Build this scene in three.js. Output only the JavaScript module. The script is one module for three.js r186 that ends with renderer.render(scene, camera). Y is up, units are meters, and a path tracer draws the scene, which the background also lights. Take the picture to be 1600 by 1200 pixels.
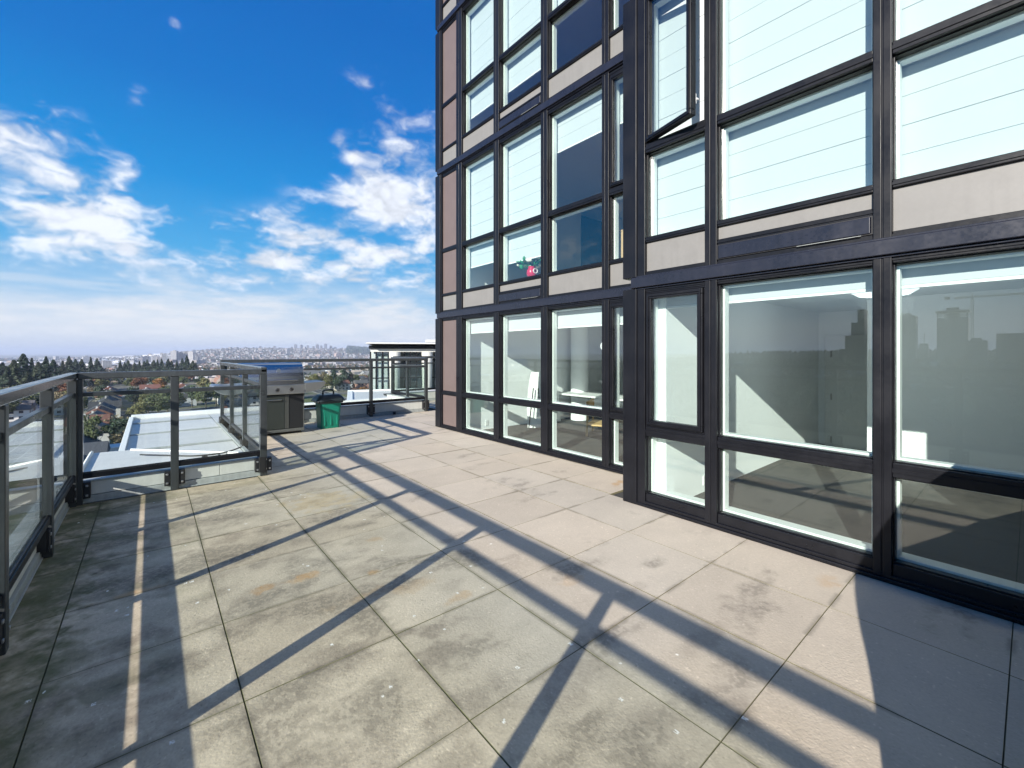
import * as THREE from 'three';
import { RoundedBoxGeometry } from 'three/addons/geometries/RoundedBoxGeometry.js';
import { mergeGeometries } from 'three/addons/utils/BufferGeometryUtils.js';

// ---------------------------------------------------------------- camera, sun, exposure
// axes: X runs from the left railing to the window wall, U (= -z) runs away along the wall, h is height above the paving
const YAW = 39.8;
const scene = new THREE.Scene();
const camera = new THREE.PerspectiveCamera(83.0, 4 / 3, 0.05, 40000);
camera.position.set(0, 1.5, 0);
camera.rotation.set(0, -YAW * Math.PI / 180, 0);
camera.setViewOffset(1600, 1200, 0, 49, 1600, 1200);      // rising front: the verticals stay vertical
const renderer = new THREE.WebGLRenderer();
renderer.toneMapping = THREE.LinearToneMapping;
renderer.toneMappingExposure = 1.95;
renderer.shadowMap.enabled = true;
const sun = new THREE.DirectionalLight(new THREE.Color().setRGB(1, 0.94, 0.85), 4.9);
sun.position.set(-2.226 * 20, 20, 0.853 * 20);
sun.target.position.set(0, 0, 0);
sun.castShadow = true;
sun.shadow.mapSize.set(4096, 4096);
Object.assign(sun.shadow.camera, { left: -30, right: 30, top: 30, bottom: -30, near: 1, far: 200 });
scene.add(sun, sun.target);

// ---------------------------------------------------------------- noise
function rng(seed) { let s = seed >>> 0; return () => { s = (s + 0x6D2B79F5) >>> 0; let t = s; t = Math.imul(t ^ (t >>> 15), t | 1); t ^= t + Math.imul(t ^ (t >>> 7), t | 61); return ((t ^ (t >>> 14)) >>> 0) / 4294967296; }; }
const TAB = new Float32Array(65536); { const r = rng(77); for (let i = 0; i < 65536; i++) TAB[i] = r(); }
function vn(x, y, s = 0) {
  const xi = Math.floor(x), yi = Math.floor(y), fx = x - xi, fy = y - yi;
  const u = fx * fx * (3 - 2 * fx), v = fy * fy * (3 - 2 * fy);
  const X0 = (xi + s * 57) & 255, X1 = (xi + 1 + s * 57) & 255, Y0 = ((yi + s * 131) & 255) << 8, Y1 = ((yi + 1 + s * 131) & 255) << 8;
  const a = TAB[Y0 | X0], b = TAB[Y0 | X1], c = TAB[Y1 | X0], d = TAB[Y1 | X1];
  return a + (b - a) * u + (c - a) * v + (a - b - c + d) * u * v;
}
function fbm(x, y, o, s = 0, g = 0.5) { let a = 0, w = 1, t = 0; for (let i = 0; i < o; i++) { a += w * vn(x, y, s + i); t += w; w *= g; x = x * 2.03 + 17.3; y = y * 2.03 + 9.1; } return a / t; }
const clamp = (x, a = 0, b = 1) => Math.min(b, Math.max(a, x));
const sst = (a, b, x) => { const t = clamp((x - a) / (b - a)); return t * t * (3 - 2 * t); };
const lerp = (a, b, t) => a + (b - a) * t;
const D2R = Math.PI / 180;

// ---------------------------------------------------------------- sky
{
  const W = 4096, H = 2048, data = new Float32Array(W * H * 4);
  const K = 1 / 1.75;
  const stops = [[0, .60, .66, .74], [2.5, .55, .66, .78], [6, .31, .54, .78], [11, .06, .375, .74], [18, .003, .255, .665], [27, .001, .165, .56], [36, .001, .13, .50], [90, .001, .11, .42]];
  const grad = e => { let i = 0; while (i < stops.length - 2 && e > stops[i + 1][0]) i++; const a = stops[i], b = stops[i + 1], t = clamp((e - a[0]) / (b[0] - a[0])); return [1, 2, 3].map(k => lerp(a[k], b[k], t)); };
  // cloud banks: azimuth (degrees from U towards X), elevation, half widths, strength
  const banks = [[-6, 12.6, 4.6, 3.4, .30], [-3, 13.4, 3, 2.0, .14], [-10, 19, 3.6, 2.3, .30], [-8.5, 15.4, 4.5, 2.2, .1], [-4.5, 9.6, 4, 1.6, .16], [-12, 9.4, 3, .9, .2], [17.8, 24.6, 1.5, 1.3, .26], [19.6, 22.8, 1.1, .7, .26], [22, 18.6, 4.2, 2.6, .19], [28, 16, 9, 5, .25], [25.5, 22, 6, 6, .2], [19.5, 19.5, 3, 3.2, .12], [14, 14, 5, 1.6, .1], [17, 12.4, 7.5, 2.4, .2], [10, 10.4, 9, 2.2, .19], [4, 8.2, 6, 1.6, .15], [22, 9.2, 10, 2.0, .12], [-1.8, 17.6, 1.1, .9, .2], [-1, 23.9, .8, .7, .2], [-1.6, 10.2, 1.2, .7, .2], [21, 30.4, 1.8, 1, .22], [1.5, 31, .9, .6, .24],
    [-60, 14, 9, 4, .2], [-100, 24, 10, 5, .2], [-140, 13, 12, 4, .24], [150, 19, 11, 5, .22], [105, 13, 12, 4, .24], [65, 20, 10, 6, .22], [-178, 30, 10, 6, .2], [60, 38, 12, 6, .27], [120, 33, 12, 6, .27], [-150, 42, 14, 6, .27], [-100, 46, 16, 6, .25], [170, 55, 26, 7, .27], [30, 52, 18, 6, .25], [80, 62, 30, 7, .27], [-30, 60, 24, 7, .25], [100, 24, 12, 5, .27], [140, 27, 10, 5, .27], [80, 12, 12, 4, .27], [-170, 18, 12, 5, .27], [-120, 33, 12, 5, .22]];
  for (let j = 0; j < H; j++) {
    const el = ((j + .5) / H - .5) * 180;
    if (el < -1) { for (let i = 0; i < W; i++) { const k = (j * W + i) * 4; data[k] = .18 * K; data[k + 1] = .2 * K; data[k + 2] = .2 * K; data[k + 3] = 1; } continue; }
    const e = Math.max(el, 0), g = grad(e), se = Math.sin(e * D2R), ce = Math.cos(e * D2R);
    for (let i = 0; i < W; i++) {
      const an = ((i + .5) / W - .5) * 2 * Math.PI, dx = ce * Math.cos(an), du = -ce * Math.sin(an);
      const az = Math.atan2(dx, du) / D2R, k = (j * W + i) * 4;
      const px = dx / (se + .2), pu = du / (se + .2);
      const wx = az * ce * .42, wy = e * .62;
      let m = -.155;
      for (const b of banks) { let da = Math.abs(az - b[0]); if (da > 180) da = 360 - da; if (da > 3 * b[2]) continue; const q = (da / b[2]) ** 2 + ((e - b[1]) / b[3]) ** 2; if (q < 8) m += b[4] * Math.exp(-q); }
      let c = 0, tone = 1;
      if (m > -.154) {
        const w1 = fbm(wx * .9 + 3, wy * .9, 3, 9) - .5, w2 = fbm(wx * .9, wy * .9 + 8, 3, 13) - .5;
        const puffy = fbm(wx * .95 + w1 * 1.6 + 40, wy * 1.15 + w2 * 1.4 + 20, 8, 2, .6);
        const flock = fbm(px * 5.5 + w1 * .6 + 90, pu * 5.5 + w2 * .6 + 60, 6, 5, .62);
        const n = lerp(puffy, flock, lerp(.4, .78, sst(2, 10, az)));
        const d = n + m;
        c = Math.pow(sst(.385, .76, d), 1.2) * sst(-.154, -.115, m);
        tone = lerp(.80, 1.1, clamp((puffy - .36) * 2.4 + (d - .52) * 1.1));
      }
      const west = sst(-40, -70, az) * sst(-175, -150, az);           // the stratus lies over the town; towards the sun the low air is clearer
      const lay = fbm(az * .13 + 30, e * .5, 6, 21, .58), thin = fbm(az * .5, e * 2.4 + 5, 4, 33, .55);
      const low = sst(8.2, 2.4, e + (lay - .5) * 10) * lerp(.66, .97, sst(.3, .62, thin)) * (1 - .7 * west);
      const streak = sst(9.5, 5.5, e) * sst(.42, .66, fbm(az * .1 + 7, e * .9, 5, 44, .55)) * .42 * (1 - .7 * west);
      const gap = lerp(.45, 1, sst(.4, 2.4, e));
      let r = g[0], gg = g[1], bb = g[2];
      const lo = Math.max(low * gap, streak);
      r = lerp(r, .77, lo); gg = lerp(gg, .80, lo); bb = lerp(bb, .84, lo);
      const cc = c * .93;
      r = lerp(r, .83 * tone, cc); gg = lerp(gg, .865 * tone, cc); bb = lerp(bb, .94 * tone, cc);
      const hz = sst(1.9, .1, e) * .5; r = lerp(r, .53, hz); gg = lerp(gg, .59, hz); bb = lerp(bb, .68, hz);
      data[k] = r * K; data[k + 1] = gg * K; data[k + 2] = bb * K; data[k + 3] = 1;
    }
  }
  const t = new THREE.DataTexture(data, W, H, THREE.RGBAFormat, THREE.FloatType);
  t.mapping = THREE.EquirectangularReflectionMapping; t.magFilter = THREE.LinearFilter; t.minFilter = THREE.LinearFilter; t.needsUpdate = true;
  scene.background = t; scene.environment = t;
}

// ---------------------------------------------------------------- naming helpers
const used = new Map();
function numbered(name) { const n = used.get(name) || 0; used.set(name, n + 1); return n ? name + '_' + String(n).padStart(3, '0') : name; }
function tag(o, label, category, group) { o.userData.label = label; o.userData.category = category; if (group) o.userData.group = group; return o; }
function thing(name, label, category, [x, h, u] = [0, 0, 0], turn = 0, group) {
  const o = new THREE.Group(); o.name = numbered(name); o.position.set(x, h, -u); o.rotation.y = turn; scene.add(o); return tag(o, label, category, group);
}
function obj(name, geos, m, parent) {
  const g = Array.isArray(geos) ? (geos.length > 1 ? mergeGeometries(geos.map(prep)) : prep(geos[0])) : prep(geos);
  const o = new THREE.Mesh(g, m); o.name = parent ? name : numbered(name); o.castShadow = o.receiveShadow = true;
  (parent || scene).add(o); return o;
}
function setting(name, geos, m) { const o = obj(name, geos, m); o.userData.kind = 'structure'; return o; }
function copy(root, label, [x, h, u], turn = 0, s = 1) {
  const c = root.clone(); c.name = numbered(root.name.replace(/_\d{3}$/, '')); scene.add(c); c.position.set(x, h, -u); c.rotation.y = turn;
  if (Array.isArray(s)) c.scale.set(...s); else c.scale.setScalar(s);
  c.userData = { ...root.userData, label }; return c;
}
const ORD = ['first', 'second', 'third', 'fourth', 'fifth', 'sixth', 'seventh', 'eighth', 'ninth', 'tenth', 'eleventh', 'twelfth', 'thirteenth', 'fourteenth', 'fifteenth', 'sixteenth', 'seventeenth', 'eighteenth', 'nineteenth', 'twentieth'];
const TENS = ['', '', 'twenty', 'thirty', 'forty', 'fifty', 'sixty'];
const ord = i => i < 20 ? ORD[i] : ((i + 1) % 10 ? TENS[Math.floor((i + 1) / 10)] + '-' + ORD[(i + 1) % 10 - 1] : TENS[(i + 1) / 10].replace(/y$/, 'ieth'));

// ---------------------------------------------------------------- geometry helpers
function prep(g) {   // non-indexed, position + normal + uv only
  g = g.index ? g.toNonIndexed() : g;
  for (const k of Object.keys(g.attributes)) if (!['position', 'normal', 'uv', 'color'].includes(k)) g.deleteAttribute(k);
  if (!g.attributes.normal) g.computeVertexNormals();
  if (!g.attributes.uv) metres(g);
  return g;
}
function metres(g) {   // uv in metres from the side a face looks to
  const p = g.attributes.position, n = g.attributes.normal, uv = new Float32Array(p.count * 2);
  for (let i = 0; i < p.count; i++) {
    const ax = Math.abs(n.getX(i)), ay = Math.abs(n.getY(i)), az = Math.abs(n.getZ(i));
    if (ay >= ax && ay >= az) { uv[2 * i] = p.getX(i); uv[2 * i + 1] = p.getZ(i); } else if (ax >= az) { uv[2 * i] = p.getZ(i); uv[2 * i + 1] = p.getY(i); } else { uv[2 * i] = p.getX(i); uv[2 * i + 1] = p.getY(i); }
  }
  g.setAttribute('uv', new THREE.BufferAttribute(uv, 2)); return g;
}
// a box between x0..x1, h0..h1, u0..u1, with a small round on its edges when r > 0
function B(x0, x1, h0, h1, u0, u1, r = 0) {
  const w = Math.abs(x1 - x0), h = Math.abs(h1 - h0), d = Math.abs(u1 - u0);
  let g = r > 0 ? new RoundedBoxGeometry(w, h, d, 1, Math.min(r, w * .45, h * .45, d * .45)) : new THREE.BoxGeometry(w, h, d);
  g = g.index ? g.toNonIndexed() : g;
  g.translate((x0 + x1) / 2, (h0 + h1) / 2, -(u0 + u1) / 2); return metres(g);
}
function ring(x0, x1, h0, h1, u0, u1, w, r = 0) { return [B(x0, x1, h0, h0 + w, u0, u1, r), B(x0, x1, h1 - w, h1, u0, u1, r), B(x0, x1, h0 + w, h1 - w, u0, u0 + w, r), B(x0, x1, h0 + w, h1 - w, u1 - w, u1, r)]; }
function cyl(r0, r1, h, x, y, u, seg = 20) { const g = new THREE.CylinderGeometry(r1, r0, h, seg); g.translate(x, y + h / 2, -u); return g; }
function tube(pts, r, seg = 24, rad = 6) { return new THREE.TubeGeometry(new THREE.CatmullRomCurve3(pts.map(p => new THREE.Vector3(p[0], p[1], -p[2]))), seg, r, rad); }
function bar(a, b, r, seg = 6, r2 = r) {   // a round bar between two points [x,h,u]
  const A = new THREE.Vector3(a[0], a[1], -a[2]), Bv = new THREE.Vector3(b[0], b[1], -b[2]), d = Bv.clone().sub(A);
  const g = new THREE.CylinderGeometry(r2, r, d.length(), seg); g.applyQuaternion(new THREE.Quaternion().setFromUnitVectors(new THREE.Vector3(0, 1, 0), d.clone().normalize())); g.translate(...A.add(Bv).multiplyScalar(.5).toArray()); return g;
}

// ---------------------------------------------------------------- textures and materials
function tex(n, f, srgb = true, rep = 1) {   // f(u, v) -> [r, g, b] in 0..1, repeats over its edge
  const d = new Uint8Array(n * n * 4);
  for (let j = 0; j < n; j++) for (let i = 0; i < n; i++) { const c = f(i / n, j / n), k = (j * n + i) * 4; for (let q = 0; q < 3; q++) d[k + q] = clamp(c[q]) * 255; d[k + 3] = 255; }
  const t = new THREE.DataTexture(d, n, n, THREE.RGBAFormat); t.magFilter = THREE.LinearFilter; t.minFilter = THREE.LinearMipmapLinearFilter; t.generateMipmaps = true; t.wrapS = t.wrapT = THREE.RepeatWrapping;
  if (srgb) t.colorSpace = THREE.SRGBColorSpace; t.repeat.set(rep, rep); t.needsUpdate = true; return t;
}
const s2 = x => x <= .0031308 ? x * 12.92 : 1.055 * Math.pow(x, 1 / 2.4) - .055;     // linear -> sRGB for the bytes of a colour map
const tileable = (f) => (u, v) => { const w = (a) => sst(0, 1, a); const a = f(u, v), b = f(u - 1, v), c = f(u, v - 1), d = f(u - 1, v - 1); return lerp(lerp(a, b, w(u)), lerp(c, d, w(u)), w(v)); };
const nGrain = tileable((u, v) => fbm(u * 64, v * 64, 3, 3)), nPatch = tileable((u, v) => fbm(u * 5, v * 5, 5, 7)), nStreak = tileable((u, v) => fbm(u * 40, v * 3, 4, 11));
const metalRough = tex(512, (u, v) => { const q = .42 + (nPatch(u, v) - .5) * .5 + (nGrain(u, v) - .5) * .2; return [q, q, q]; }, false);
const metalTint = tex(512, (u, v) => { const q = .9 + (nStreak(u, v) - .5) * .2 + (nPatch(u, v) - .5) * .16 + (nGrain(u, v) - .5) * .08; return [q, q, q]; });
const wallTint = tex(512, (u, v) => { const q = .94 + (nPatch(u, v) - .5) * .12 + (nGrain(u, v) - .5) * .05 + (nStreak(u, v) - .5) * .05; return [q, q, q * .995]; });
const M = {};
const C = (r, g, b) => new THREE.Color().setRGB(r, g, b);
const std = (color, o = {}) => new THREE.MeshStandardMaterial({ color: C(...color), roughness: .6, ...o });
M.frame = new THREE.MeshPhysicalMaterial({ color: C(.0085, .009, .0125), roughness: .9, roughnessMap: metalRough, map: metalTint, specularIntensity: .6 });
M.ledge = std([.017, .0185, .030], { roughness: .7, roughnessMap: metalRough, map: metalTint });
M.post = std([.055, .062, .066], { roughness: .85, roughnessMap: metalRough, map: metalTint, metalness: .2 });
M.rail = std([.10, .11, .115], { roughness: .5, roughnessMap: metalRough, map: metalTint, metalness: .35 });
M.black = std([.012, .012, .014], { roughness: .55 });
M.bolt = std([.45, .45, .46], { roughness: .4, metalness: .9 });
M.spandrel = std([.205, .200, .194], { roughness: .55, map: wallTint });
M.mauve = std([.145, .111, .106], { roughness: .5, map: wallTint });
M.white = std([.78, .79, .78], { roughness: .6 });
M.inner = std([.74, .77, .75], { roughness: .5 });
M.wall = std([.88, .90, .905], { roughness: .85 });
M.blind = std([.49, .51, .525], { roughness: .9 });
M.curb = std([.60, .615, .585], { roughness: .6, map: wallTint });
M.flash = std([.42, .45, .44], { roughness: .5, map: metalTint });
M.glass = new THREE.MeshPhysicalMaterial({ color: C(.945, .99, .978), transmission: 1, thickness: 0, roughness: 0, ior: 1.8 });
M.railGlass = new THREE.MeshPhysicalMaterial({ color: C(.925, .965, .95), transmission: 1, thickness: 0, roughness: 0, ior: 1.5 });
M.steel = std([.46, .46, .455], { roughness: .2, metalness: 1 });
M.steelMatt = std([.46, .46, .45], { roughness: .38, metalness: 1 });
M.floorDark = std([.05, .05, .048], { roughness: .95 });

// paving: one map laid over the whole terrace in metres; grain, aggregate, lichen, moss and rust where the photograph shows them
const TX0 = -.8, TW = 6.4, TU0 = -1.6, TUH = 12.8;
const JX = k => .31 + .69 * k, JU = k => 2.17 + .70 * k;
{
  const N = 2048, d = new Uint8Array(N * N * 4), r = rng(5);
  const tone = new Map();
  const spots = [];                        // irregular blotches: x, u, half sizes, strength, kind
  const add = (x, u, a, b, s, k) => spots.push([x, u, a, b, s, k]);
  add(1.2, 2.08, .17, .09, .8, 'dark'); add(1.13, 1.9, .17, .08, .75, 'dark'); add(.69, 2.18, .26, .1, .6, 'dark'); add(1.05, 1.52, .2, .12, .55, 'dark'); add(.55, 4.15, .22, .1, .6, 'dark'); add(.35, 3.55, .3, .12, .5, 'dark'); add(1.5, 1.35, .25, .14, .5, 'dark'); add(.15, 2.6, .2, .12, .45, 'dark'); add(1.75, 2.75, .1, .06, .45, 'dark'); add(2.0, 2.45, .16, .06, .4, 'dark'); add(2.35, 1.62, .2, .05, .35, 'dark'); add(.5, 1.6, .3, .18, .5, 'dark'); add(.8, 3.5, .3, .06, .4, 'dark'); add(2.3, 1.1, .25, .06, .4, 'dark');
  add(.78, 3.12, .11, .05, .75, 'rust'); add(.56, 3.13, .08, .05, .7, 'rust'); add(1.16, 2.87, .05, .035, .8, 'rust'); add(1.38, 3.38, .05, .05, .4, 'rust'); add(1.45, 2.25, .12, .04, .4, 'rust'); add(1.0, 2.62, .2, .06, .25, 'rust'); add(1.3, 2.55, .16, .07, .25, 'rust'); add(-.1, 3.6, .14, .05, .6, 'rust'); add(2.15, 1.95, .1, .06, .3, 'rust'); add(3.4, .85, .09, .07, .35, 'rust'); add(4.2, 3.05, .2, .05, .7, 'rust');
  add(1.34, 4.6, .36, .3, .55, 'ochre'); add(.1, 5.75, .3, .12, .4, 'moss'); add(.9, 5.8, .4, .1, .35, 'moss'); add(-.45, 5.4, .2, .6, .8, 'moss'); add(-.48, 4, .16, 1, .75, 'moss'); add(-.5, 2.6, .2, 1.2, .7, 'moss'); add(-.46, 1, .22, 1, .6, 'moss'); add(3.6, 1.75, .12, .04, .25, 'dark');
  for (let i = 0; i < 150; i++) { const x = -.6 + 2.6 * r() * r(); add(x + r() * .6, r() * 6, .05 + r() * .16, .03 + r() * .07, .2 + r() * .35, 'dark'); }
  for (let j = 0; j < N; j++) { const uu = TU0 + (j + .5) / N * TUH, here = spots.filter(q => Math.abs(uu - q[1]) < 1.75 * q[3]); for (let i = 0; i < N; i++) {
    const x = TX0 + (i + .5) / N * TW, u = TU0 + (j + .5) / N * TUH, k = (j * N + i) * 4;
    const kx = Math.floor((x - .31) / .69), ku = Math.floor((u - 2.17) / .70), key = kx * 1000 + ku;
    if (!tone.has(key)) tone.set(key, [.94 + r() * .12, (r() - .5) * .03]);
    const [tn, wm] = tone.get(key);
    const clean = sst(.6, 2.7, x + (fbm(x * 1.3, u * 1.3, 3, 50) - .5) * 1.2);                       // the side by the windows is cleaner and pinker
    let R = lerp(.455, .475, clean), G = lerp(.380, .416, clean), Bc = lerp(.272, .336, clean);
    const big = fbm(x * 1.6 + 3, u * 2.6, 4, 60), mid = fbm(x * 7, u * 9, 4, 61), gr = vn(x * 150, u * 150, 62), gr2 = vn(x * 320, u * 320, 63);
    let f = tn * (1 + (big - .5) * lerp(.55, .16, clean) + (mid - .5) * lerp(.34, .1, clean) + (gr - .5) * lerp(.2, .1, clean) + (gr2 - .5) * .12);
    // dark lichen: patchy, with a speckled outline
    const li = sst(.50, .70, fbm(x * 2.2 + 9, u * 3.4 + 2, 5, 70, .58) + (1 - clean) * .06 - clean * .13) * (.55 + .45 * (vn(x * 60, u * 60, 71) > .45));
    f *= 1 - .38 * li;
    R *= f * (1 + wm); G *= f; Bc *= f * (1 - wm);
    if (vn(x * 95, u * 95, 64) > .93) { R *= 1.28; G *= 1.28; Bc *= 1.28; }
    if (vn(x * 120 + 5, u * 120, 65) > lerp(.94, .97, clean)) { R *= .7; G *= .7; Bc *= .7; }
    // joints collect dirt, in broken lengths
    const jx = Math.abs(((x - .31) / .69 % 1 + 1.5) % 1 - .5) * .69, ju = Math.abs(((u - 2.17) / .70 % 1 + 1.5) % 1 - .5) * .70;
    const jd = sst(.03, .004, Math.min(jx, ju)) * sst(.42, .62, fbm(x * 5, u * 5, 4, 66)) * .35; R *= 1 - jd; G *= 1 - jd; Bc *= 1 - jd;
    const mossy = sst(.35, -.55, x + (fbm(x * 3, u * 3, 4, 67) - .5) * 1.3) * sst(.36, .56, fbm(x * 6 + 2, u * 6, 5, 68)); 
    R = lerp(R, .085, mossy * .62); G = lerp(G, .09, mossy * .62); Bc = lerp(Bc, .035, mossy * .62);
    for (const s of here) { if (Math.abs(x - s[0]) > 1.75 * s[2]) continue;
      const a = (x - s[0]) / s[2], b = (u - s[1]) / s[3]; if (a * a + b * b > 3) continue;
      const q = sst(1.25, .35, Math.sqrt(a * a + b * b) + (fbm(x * 14, u * 14, 4, 80) - .5) * 1.9) * s[4] * (.5 + .5 * vn(x * 70, u * 70, 81)) ;
      if (s[5] === 'dark') { R *= 1 - .5 * q; G *= 1 - .52 * q; Bc *= 1 - .52 * q; }
      else if (s[5] === 'rust') { R = lerp(R, .44, q); G = lerp(G, .25, q); Bc = lerp(Bc, .09, q); }
      else if (s[5] === 'ochre') { R = lerp(R, .50, q); G = lerp(G, .36, q); Bc = lerp(Bc, .17, q); }
      else { R = lerp(R, .10, q); G = lerp(G, .105, q); Bc = lerp(Bc, .035, q); }
    }
    d[k] = clamp(s2(R)) * 255; d[k + 1] = clamp(s2(G)) * 255; d[k + 2] = clamp(s2(Bc)) * 255; d[k + 3] = 255;
  } }
  // white droppings and lichen dots
  for (let n = 0; n < 85; n++) { const x = -.5 + r() * 2.6, u = .3 + r() * 6, a = .003 + r() * .006; const ci = (x - TX0) / TW * N, cj = (u - TU0) / TUH * N, ra = a / TW * N, rb = a / TUH * N;
    for (let j = Math.floor(cj - rb); j <= cj + rb; j++) for (let i = Math.floor(ci - ra); i <= ci + ra; i++) if (i >= 0 && j >= 0 && i < N && j < N && r() > .25) { const k = (j * N + i) * 4; d[k] = 225; d[k + 1] = 222; d[k + 2] = 212; } }
  const t = new THREE.DataTexture(d, N, N, THREE.RGBAFormat); t.colorSpace = THREE.SRGBColorSpace; t.magFilter = THREE.LinearFilter; t.minFilter = THREE.LinearMipmapLinearFilter; t.generateMipmaps = true; t.wrapS = t.wrapT = THREE.MirroredRepeatWrapping; t.needsUpdate = true;
  const bump = tex(512, (u, v) => { const q = .5 + (nGrain(u, v) - .5) * .8; return [q, q, q]; }, false); bump.repeat.set(12, 24);
  M.paver = std([1, 1, 1], { map: t, roughness: .88, bumpMap: bump, bumpScale: .002 });
}
M.wood = [0, 1, 2, 3].map(i => std([[.29, .165, .09], [.24, .135, .073], [.33, .195, .112], [.20, .115, .064]][i], { roughness: .32 }));

// ---------------------------------------------------------------- terrace paving
function slab(x0, x1, u0, u1, tilt) {   // a paver with chamfered upper edges, map laid over the terrace
  const gx = .0021, gu = .0012, c = .0015, t = .019; x0 += gx; x1 -= gx; u0 += gu; u1 -= gu;
  const top = [[x0 + c, u0 + c], [x1 - c, u0 + c], [x1 - c, u1 - c], [x0 + c, u1 - c]], out = [[x0, u0], [x1, u0], [x1, u1], [x0, u1]];
  const y = (x, u) => tilt[0] + tilt[1] * (x - x0) + tilt[2] * (u - u0);
  const P = [], q = (a, b, cc, dd) => { P.push(...a, ...b, ...cc, ...a, ...cc, ...dd); };
  const T = top.map(p => [p[0], y(...p), -p[1]]), O = out.map(p => [p[0], y(...p) - c, -p[1]]), L = out.map(p => [p[0], -t, -p[1]]);
  q(T[0], T[1], T[2], T[3]);
  for (let i = 0; i < 4; i++) { const j = (i + 1) % 4; q(O[i], O[j], T[j], T[i]); q(L[i], L[j], O[j], O[i]); }
  const geo = new THREE.BufferGeometry(); geo.setAttribute('position', new THREE.BufferAttribute(new Float32Array(P), 3));
  const uv = new Float32Array(P.length / 3 * 2); for (let i = 0; i < P.length / 3; i++) { const dirt = i > 5; uv[2 * i] = ((dirt ? -.5 + (P[3 * i] % .1) * .3 : P[3 * i]) - TX0) / TW; uv[2 * i + 1] = ((dirt ? 2.5 + (P[3 * i + 2] % .1) : -P[3 * i + 2]) - TU0) / TUH; }
  geo.setAttribute('uv', new THREE.BufferAttribute(uv, 2)); geo.computeVertexNormals(); return geo;
}
{
  const t = new THREE.Group(); t.name = numbered('patio_floor'); t.userData.kind = 'structure'; scene.add(t);
  obj('bedding', B(-.62, 9, -.09, -.02, -1.7, 6.05), M.floorDark, t); obj('bedding', B(1.0, 9, -.0905, -.0205, 6.05, 12.1), M.floorDark, t);
  const r = rng(11);
  const cols = []; for (let k = -2; k < 12; k++) cols.push([Math.max(JX(k), -.605), JX(k + 1)]);
  cols.shift(); cols.unshift([-.607, JX(-1)]);
  for (let k = -5; k < 15; k++) for (const [x0, x1] of cols) {
    let a0 = JU(k), a1 = JU(k + 1), b0 = x0, b1 = x1;
    if (a0 > 12.05) continue; a1 = Math.min(a1, 12.05);
    if (a0 < 5.98 && a1 > 6.01) { if (b0 < 1.0) a1 = Math.min(a1, 6.005); }
    if (a0 >= 6 && b1 < 1.1) continue; 
    if (a0 > 9.9 && b1 < 5.5) continue;
    if (a0 < 9.95 && a1 > 9.97 && b0 < 5.4) a1 = 9.965;
    const wallX = a0 < 2.5 ? 3.74 : a0 < 7.7 ? 4.52 : 99;
    if (b0 > wallX - .02) continue; if (b1 > wallX && wallX < 99 && a1 < 7.9) b1 = wallX;
    if (a0 < 7.7 && b0 > 4.6) continue;
    if (b1 - b0 < .03 || a1 - a0 < .03) continue;
    obj('paver', slab(b0, b1, a0, a1, [(r() - .5) * .002, (r() - .5) * .0016, (r() - .5) * .0016]), M.paver, t);
  }
}

// ---------------------------------------------------------------- the apartment tower
const tower = thing('apartment_tower', 'glass and dark metal apartment tower with beige and mauve panels rising beside the terrace', 'building', [0, 0, 0]);
const part = (n, g, m) => obj(n, g, m, tower);
function windowCell(X, u0, u1, h0, h1) {
  const w = part('window', ring(X + .012, X + .07, h0, h1, u0, u1, .009, .003), M.frame);
  obj('pane', B(X + .045, X + .06, h0 + .006, h1 - .006, u0 + .006, u1 - .006), M.glass, w);
  obj('inner_frame', ring(X + .073, X + .15, h0 - .012, h1 + .012, u0 - .012, u1 + .012, .036, .004), M.inner, w);
  return w;
}
function casement(X, u0, u1, h0, h1, angle) {
  part('casement_frame', ring(X - .012, X + .07, h0, h1, u0, u1, .014, .004), M.frame);
  part('inner_frame', ring(X + .073, X + .15, h0 - .012, h1 + .012, u0 - .012, u1 + .012, .05, .004), M.inner);
  const W = u1 - u0 - .034, H = h1 - h0 - .034;                       // hinged at its far side
  const s = obj('casement_sash', [...ring(-.035, .03, 0, H, -W, 0, .05, .006), ...ring(-.045, -.034, .014, H - .014, -W + .014, -.014, .014)], M.frame, tower);
  s.position.set(X, h0 + .017, -(u1 - .017)); s.rotation.y = angle;
  obj('pane', B(-.012, .008, .045, H - .045, -W + .045, -.045), M.glass, s);
  obj('handle', [B(.03, .05, H * .08, H * .08 + .09, -W + .012, -W + .032, .004), B(.05, .075, H * .08 + .04, H * .08 + .055, -W + .012, -W + .05, .003)], M.white, s);
}
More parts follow.
